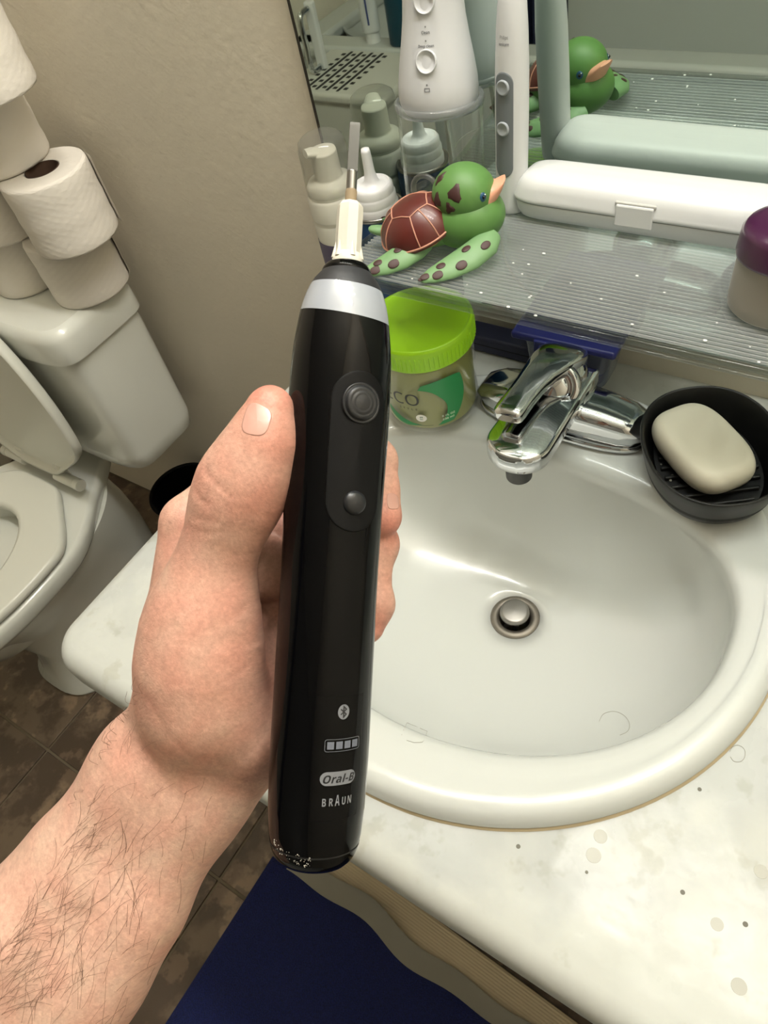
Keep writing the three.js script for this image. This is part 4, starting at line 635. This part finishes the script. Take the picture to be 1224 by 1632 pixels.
// ------------------------------------------------------------------ the left hand and forearm
{
  const O = at(530, 900, HD), D0 = 230;                        // local frame: millimetres, x right, y up, z towards the camera
  const toLocal = (px, py, dz) => { const D = D0 - dz; return [(px - CX) / FOCAL * D - (530 - CX) / FOCAL * D0, -(py - CY) / FOCAL * D + (900 - CY) / FOCAL * D0, dz]; };
  const J = (a) => { const p = toLocal(a[0], a[1], a[2]); return [...p, a[3] * (D0 - a[2]) / FOCAL]; };
  const chains = [
    // k, list of joints [px, py, dz, radius px]
    { k: 6, j: [[431, 651, 8, 37], [420, 700, 7, 50], [403, 742, 5, 60], [386, 775, 3, 67], [371, 812, 1, 62], [357, 852, -1, 54], [342, 900, -4, 57], [331, 950, -6, 73], [322, 1000, -8, 89], [319, 1060, -10, 96], [322, 1110, -13, 98]] },
    { k: 5, j: [[326, 1120, -12, 90], [380, 1160, -19, 78]] },
    { k: 9, j: [[322, 1110, -20, 88], [285, 1190, -28, 84], [238, 1225, -27, 84], [126, 1388, -26, 90], [53, 1480, -22, 100], [-110, 1707, -14, 115], [-230, 1870, -6, 125], [-420, 2130, 6, 135]] },
    { k: 9, j: [[425, 1150, -31, 76], [345, 1215, -32, 78], [304, 1269, -30, 84], [200, 1438, -27, 90], [137, 1536, -24, 99], [-10, 1773, -14, 113], [-130, 1936, -6, 122], [-320, 2196, 6, 130]] },
    { k: 5, j: [[342, 900, -16, 48], [415, 905, -27, 50], [475, 905, -31, 44]] },
    { k: 6, j: [[290, 1110, -24, 70], [284, 1000, -26, 53], [303, 835, -27, 46]] },
    { k: 6, j: [[340, 1090, -32, 70], [345, 980, -36, 52], [350, 890, -37, 46]] },
    { k: 6, j: [[390, 1110, -34, 66], [400, 1010, -37, 52], [398, 950, -38, 44]] },
    { k: 6, j: [[430, 1130, -33, 66], [442, 1060, -36, 50], [445, 1020, -36, 42]] },
  ].map((c) => ({ k: c.k, j: c.j.map(J) }));
  const fingers = [
    [[303, 835, -27, 46], [365, 780, -31, 43], [440, 738, -33, 42], [520, 712, -31, 40], [575, 712, -27, 38], [596, 735, -22, 36.5], [600, 780, -19, 35.5], [603, 822, -17, 38]],
    [[350, 890, -37, 46], [460, 850, -35, 42], [555, 838, -31, 40], [594, 868, -23, 41], [589, 915, -20, 33], [591, 962, -18, 37], [581, 994, -17, 33]],
    [[398, 950, -38, 44], [480, 950, -36, 40], [550, 965, -30, 36], [560, 1010, -23, 34], [556, 1045, -20, 31]],
    [[445, 1020, -36, 42], [495, 1050, -34, 34], [535, 1080, -29, 31], [542, 1112, -24, 29], [538, 1140, -21, 26]],
  ].map((f) => f.map(J));
  const cap = (p, a, b) => { const dx = b[0] - a[0], dy = b[1] - a[1], dz = b[2] - a[2], px = p[0] - a[0], py = p[1] - a[1], pz = p[2] - a[2]; const t = clamp((px * dx + py * dy + pz * dz) / (dx * dx + dy * dy + dz * dz + 1e-9), 0, 1); const ex = px - dx * t, ey = py - dy * t, ez = pz - dz * t; return Math.sqrt(ex * ex + ey * ey + ez * ez) - (a[3] + (b[3] - a[3]) * t); };
  const smin = (a, b, k) => { const h = Math.max(k - Math.abs(a - b), 0) / k; return Math.min(a, b) - h * h * k * 0.25; };
  // creases of the skin: polylines in pixels with depth in mm and width in mm
  const crease = (pts, dep, w) => ({ p: pts.map(([x, y]) => { const q = toLocal(x, y, 8); return [q[0], q[1]]; }), dep, w });
  const creases = [
    crease([[336, 752], [352, 770], [366, 784], [378, 793]], 0.2, 1.0), crease([[316, 782], [322, 793], [334, 801], [340, 804]], 0.18, 1.0), crease([[310, 826], [330, 830], [352, 832]], 0.1, 1.0), crease([[301, 838], [318, 846], [340, 850], [356, 848]], 0.14, 1.0),
    crease([[236, 1120], [262, 1170], [300, 1215], [350, 1245], [405, 1262]], 0.15, 1.6), crease([[262, 1250], [300, 1262], [340, 1272], [372, 1284]], 0.12, 1.1), crease([[330, 1302], [350, 1312], [372, 1314]], 0.1, 1.1),
    crease([[345, 1000], [372, 985], [400, 962]], 0.12, 1.1), crease([[350, 1090], [380, 1075], [420, 1045]], 0.1, 1.1), crease([[411, 818], [425, 824], [434, 822]], 0.1, 1.0),
  ];
  const segD = (x, y, a, b) => { const dx = b[0] - a[0], dy = b[1] - a[1], t = clamp(((x - a[0]) * dx + (y - a[1]) * dy) / (dx * dx + dy * dy), 0, 1); return Math.hypot(x - a[0] - dx * t, y - a[1] - dy * t); };
  // tendons at the wrist
  const ten = [[[300, 1290, 2, 14], [190, 1460, 0, 15]], [[262, 1272, 2, 12], [150, 1440, 0, 14]]].map((c) => c.map(J));
  function body(p) {
    let d = 1e9; for (const c of chains) for (let i = 0; i < c.j.length - 1; i++) { const q = cap(p, c.j[i], c.j[i + 1]); d = d > 1e8 ? q : smin(d, q, c.k); }
    return d;
  }
  function sdf(p) {
    let d = body(p);
    for (let f = 0; f < 4; f++) { let e = 1e9; const J4 = fingers[f]; for (let i = 0; i < J4.length - 1; i++) { const q = cap(p, J4[i], J4[i + 1]); e = e > 1e8 ? q : smin(e, q, 2.2); } d = smin(d, e, f === 0 ? 2.4 : 1.8); }
    if (d < 3 && d > -3 && p[2] > -22) for (const c of creases) { let m = 1e9; for (let i = 0; i < c.p.length - 1; i++) m = Math.min(m, segD(p[0], p[1], c.p[i], c.p[i + 1])); if (m < c.w * 3) d += c.dep * Math.exp(-(m * m) / (c.w * c.w)); }
    return d;
  }
  const LO = [-215, -255, -58], HI = [26, 60, 26], H = 1.15, N = [0, 1, 2].map((i) => Math.ceil((HI[i] - LO[i]) / H) + 1);
  const [NX, NY, NZ] = N, F = new Float32Array(NX * NY * NZ).fill(9), B = 8, at3 = (x, y, z) => (z * NY + y) * NX + x, P = [0, 0, 0];
  for (let bz = 0; bz < NZ; bz += B) for (let by = 0; by < NY; by += B) for (let bx = 0; bx < NX; bx += B) {
    P[0] = LO[0] + (bx + B / 2) * H; P[1] = LO[1] + (by + B / 2) * H; P[2] = LO[2] + (bz + B / 2) * H; const d = sdf(P), far = Math.abs(d) > B * H * 0.87 + 3.5;
    for (let z = bz; z < Math.min(bz + B, NZ); z++) for (let y = by; y < Math.min(by + B, NY); y++) for (let x = bx; x < Math.min(bx + B, NX); x++) { if (far) { F[at3(x, y, z)] = d; continue; } P[0] = LO[0] + x * H; P[1] = LO[1] + y * H; P[2] = LO[2] + z * H; F[at3(x, y, z)] = sdf(P); }
  }
  // surface nets
  const id = new Int32Array(NX * NY * NZ).fill(-1), pos = [], quads = [];
  for (let z = 0; z < NZ - 1; z++) for (let y = 0; y < NY - 1; y++) for (let x = 0; x < NX - 1; x++) {
    let n = 0, sx = 0, sy = 0, sz = 0; const v = []; for (let i = 0; i < 8; i++) v.push(F[at3(x + (i & 1), y + (i >> 1 & 1), z + (i >> 2))]);
    for (let i = 0; i < 8; i++) for (const b of [1, 2, 4]) { const k = i | b; if (k === i) continue; if ((v[i] < 0) !== (v[k] < 0)) { const t = v[i] / (v[i] - v[k]); sx += (i & 1) + (b === 1 ? t : 0); sy += (i >> 1 & 1) + (b === 2 ? t : 0); sz += (i >> 2) + (b === 4 ? t : 0); n++; } }
    if (n) { id[at3(x, y, z)] = pos.length / 3; pos.push(LO[0] + (x + sx / n) * H, LO[1] + (y + sy / n) * H, LO[2] + (z + sz / n) * H); }
  }
  const idx = [], quad = (a, b, c, d, flip) => { if (a < 0 || b < 0 || c < 0 || d < 0) return; flip ? idx.push(a, c, b, a, d, c) : idx.push(a, b, c, a, c, d); };
  for (let z = 1; z < NZ - 1; z++) for (let y = 1; y < NY - 1; y++) for (let x = 1; x < NX - 1; x++) {
    const s = F[at3(x, y, z)] < 0;
    if (s !== F[at3(x + 1, y, z)] < 0) quad(id[at3(x, y - 1, z - 1)], id[at3(x, y, z - 1)], id[at3(x, y, z)], id[at3(x, y - 1, z)], !s);
    if (s !== F[at3(x, y + 1, z)] < 0) quad(id[at3(x - 1, y, z - 1)], id[at3(x - 1, y, z)], id[at3(x, y, z)], id[at3(x, y, z - 1)], !s);
    if (s !== F[at3(x, y, z + 1)] < 0) quad(id[at3(x - 1, y - 1, z)], id[at3(x, y - 1, z)], id[at3(x, y, z)], id[at3(x - 1, y, z)], !s);
  }
  const nv = pos.length / 3, nor = new Float32Array(nv * 3), col = new Float32Array(nv * 3), uv = new Float32Array(nv * 2);
  const red = [[432, 625, 50, 0.9], [450, 700, 45, 0.6], [345, 775, 38, 0.35], [430, 800, 40, 0.5], [625, 840, 40, 0.9], [607, 1010, 26, 0.9], [330, 960, 70, 0.28], [290, 850, 40, 0.3], [370, 1060, 90, 0.22]].map(([x, y, r, s]) => [...toLocal(x, y, 0).slice(0, 2), r * 0.196, s]);
  const cBase = new THREE.Color(0xcd9d89), cRed = new THREE.Color(0xc8705f), cPale = new THREE.Color(0xdab6a2), cc = new THREE.Color();
  const mole = toLocal(5, 1531, -5);
  const grad = (p, e = 0.35) => { const g = [0, 0, 0]; for (let i = 0; i < 3; i++) { const s = p[i]; p[i] = s + e; const a = sdf(p); p[i] = s - e; const b = sdf(p); p[i] = s; g[i] = a - b; } const l = Math.hypot(...g) || 1; return g.map((x) => x / l); };
  for (let i = 0; i < nv; i++) {
    const p = [pos[i * 3], pos[i * 3 + 1], pos[i * 3 + 2]]; let g = grad(p); const d = sdf(p); for (let k = 0; k < 3; k++) p[k] -= g[k] * d * 0.9; 
    for (let k = 0; k < 3; k++) { pos[i * 3 + k] = p[k] / 1000; nor[i * 3 + k] = g[k]; }
    cc.copy(cBase); let r = 0; for (const q of red) r = Math.max(r, q[3] * Math.exp(-((p[0] - q[0]) ** 2 + (p[1] - q[1]) ** 2) / (q[2] * q[2])));
    const w = 0.5 + 0.5 * Math.sin(p[0] * 0.31 + 1.3 * Math.sin(p[1] * 0.17)) * Math.sin(p[1] * 0.23 + p[2] * 0.2 + 1.1 * Math.sin(p[0] * 0.21)), arm = smooth(-55, -95, p[1]);
    cc.lerp(cPale, 0.35 * w + 0.35 * arm).lerp(cRed, clamp(r + 0.1 * (1 - w), 0, 1) * 0.62);
    const md = Math.hypot(p[0] - mole[0], p[1] - mole[1]); if (md < 1.6) cc.lerp(new THREE.Color(0x7a4a36), smooth(1.6, 0.6, md) * 0.7);
    for (const c of creases) { let m = 1e9; for (let s = 0; s < c.p.length - 1; s++) m = Math.min(m, segD(p[0], p[1], c.p[s], c.p[s + 1])); if (m < 2 && p[2] > -20) cc.lerp(cRed, 0.4 * c.dep * Math.exp(-m * m)); }
    col.set([cc.r, cc.g, cc.b], i * 3); uv[i * 2] = p[0] / 1000; uv[i * 2 + 1] = p[1] / 1000;
  }
  const g = new THREE.BufferGeometry(); g.setAttribute('position', new THREE.Float32BufferAttribute(pos, 3)); g.setAttribute('normal', new THREE.BufferAttribute(nor, 3)); g.setAttribute('color', new THREE.BufferAttribute(col, 3)); g.setAttribute('uv', new THREE.BufferAttribute(uv, 2)); g.setIndex(idx);
  const t = thing('person', 'bare left hand and hairy forearm gripping the black toothbrush, thumb along its side', 'person', O.toArray()); t.quaternion.copy(CAMQ);
  const skinB = texOf(512, (i) => { const v = 128 + 90 * (n3[i] - 0.5) + 60 * (n2[i] - 0.5); return [v, v, v]; }, false, 26);
  const skinC = texOf(512, (i) => { const v = 236 + 34 * (n2[i] - 0.5) + 30 * (n3[i] - 0.5), w = 10 * (n4[i] - 0.5); return [v + w, v - w * 0.6, v - w * 0.4]; }, true, 22);
  part(t, 'body', g, phys(0xffffff, 0.47, { vertexColors: true, map: skinC, bumpMap: skinB, bumpScale: 0.0002, specularIntensity: 0.7, sheen: 0.25, sheenColor: new THREE.Color(0xffc0a8), sheenRoughness: 0.5 }));
  // drop a point of the picture onto the skin, from the front
  const front = (px, py, z0 = 24) => { let z = z0; for (let i = 0; i < 90; i++) { const p = toLocal(px, py, z), d = sdf(p); if (d < 0.02) return p; z -= Math.max(d * 0.8, 0.05); if (z < -45) return null; } return null; };
  const nail = (q, label, h0) => { const rows = []; for (const [k, h] of [[1, -0.25], [0.97, 0.12], [0.9, h0], [0.7, h0 * 1.15], [0.4, h0 * 1.25], [0.02, h0 * 1.3]]) { const r = []; for (let j = 0; j < 40; j++) { const a = j / 40 * Math.PI * 2, c = Math.cos(a), s = Math.sin(a), u = 0.5 + 0.5 * k * Math.sign(c) * Math.abs(c) ** 0.62, v = 0.5 + 0.5 * k * Math.sign(s) * Math.abs(s) ** 0.62;
      const px = lerp(lerp(q[0][0], q[1][0], u), lerp(q[3][0], q[2][0], u), v), py = lerp(lerp(q[0][1], q[1][1], u), lerp(q[3][1], q[2][1], u), v); const p = front(px, py); if (!p) return; const n = grad(p, 1.2); r.push(V(...p.map((x, i) => (x + n[i] * h) / 1000))); } rows.push(r); }
    part(t, 'nail', surf(rows, true), phys(0xb88c7e, 0.36, { clearcoat: 0.4, clearcoatRoughness: 0.15 }), label); };
  nail([[397, 636], [438, 654], [423, 698], [380, 690]], 'thumbnail', 0.14);
  nail([[616, 784], [634, 788], [637, 812], [617, 812]], 'fingernail', 0.12);
  // forearm hair
  const hairs = []; let tries = 0;
  while (hairs.length < 270 && tries++ < 4000) {
    const s = rnd(), w = rnd() ** 1.35, ax = lerp(215, -30, s), ay = lerp(1190, 1600, s), px = ax + w * 200 - 14, py = ay + w * 130 - 10; if (px < -20 || py > 1660) continue;
    if (rnd() > (s * 0.9 + 0.25) * (1.15 - w)) continue;
    let dir = -1.02 + rr(-0.5, 0.45) + 0.25 * Math.sin(px * 0.02 + py * 0.013), L = rr(28, 78) * (0.7 + 0.4 * s), bend = rr(-0.9, 0.9), pts = [], x = px, y = py, ok = true;
    for (let k = 0; k <= 5; k++) { const p = front(x, y, 12); if (!p) { ok = false; break; } const n = grad(p, 1); const h = 0.08 + 0.9 * Math.sin(k / 5 * 1.9) * rr(0.5, 1); pts.push(V(...p.map((v, i) => (v + n[i] * h) / 1000))); x += Math.cos(dir) * L / 5; y += Math.sin(dir) * L / 5; dir += bend / 5; }
    if (ok) hairs.push(new THREE.TubeGeometry(new THREE.CatmullRomCurve3(pts), 8, rr(0.000028, 0.000052), 4));
  }
  for (let i = 0; i < 20; i++) { const s = rnd(), px = lerp(222, 100, s), py = lerp(1090, 1285, s); const p0 = front(px + 12, py + 4, 12); if (!p0) continue; const n = grad(p0, 1), a = rr(-2.9, -1.2), L = rr(2.5, 6); const p = V(...p0.map((v) => v / 1000)), q = p.clone().add(V(Math.cos(a) * L * 0.5, -Math.sin(a) * L * 0.5, 0.5).multiplyScalar(0.001)).addScaledVector(V(...n), 0.001), e = p.clone().add(V(Math.cos(a + 0.7) * L, -Math.sin(a + 0.7) * L, 0).multiplyScalar(0.001)).addScaledVector(V(...n), 0.0012); hairs.push(new THREE.TubeGeometry(new THREE.CatmullRomCurve3([p, q, e]), 8, 0.00005, 4)); }
  part(t, 'arm_hair', merge(hairs), std(0x5e4030, 0.6), 'dark brown forearm hair').userData.kind = 'stuff';
}


// ------------------------------------------------------------------ loose hairs on the sink and the counter
{
  scene.updateMatrixWorld(true);
  const targets = scene.children.filter((o) => /^(sink|countertop)$/.test(o.name)), ray = new THREE.Raycaster();
  const hairs = [
    [[[640, 1172], [645, 1160], [658, 1156], [672, 1162], [679, 1172], [676, 1182], [662, 1184], [648, 1180]], 'thin curled hair lying on the front left of the sink rim'],
    [[[955, 1150], [962, 1138], [978, 1134], [994, 1140], [1003, 1153], [1000, 1166], [988, 1172]], 'thin looped hair in the basin near the right front lip of the sink'],
    [[[1163, 1198], [1167, 1190], [1177, 1188], [1186, 1194], [1187, 1206], [1180, 1214], [1169, 1213], [1164, 1206]], 'thin curled hair on the countertop at the right of the sink'],
  ];
  for (const [pts, label] of hairs) {
    const P = []; for (const [x, y] of pts) { ray.set(CAM, at(x, y, 1).sub(CAM).normalize()); const h = ray.intersectObjects(targets, true)[0]; if (h) P.push(h.point.clone().addScaledVector(h.face.normal, h.face.normal.dot(CAM.clone().sub(h.point)) > 0 ? 0.0002 : -0.0002)); }
    if (P.length < 4) continue;
    const o = thing('loose_hair', label, 'hair', P[0].toArray());
    part(o, 'strand', tube(P.map((p) => p.clone().sub(P[0])), 0.00013, 5, 40), std(0x8d8877, 0.7));
  }
}
renderer.render(scene, camera);
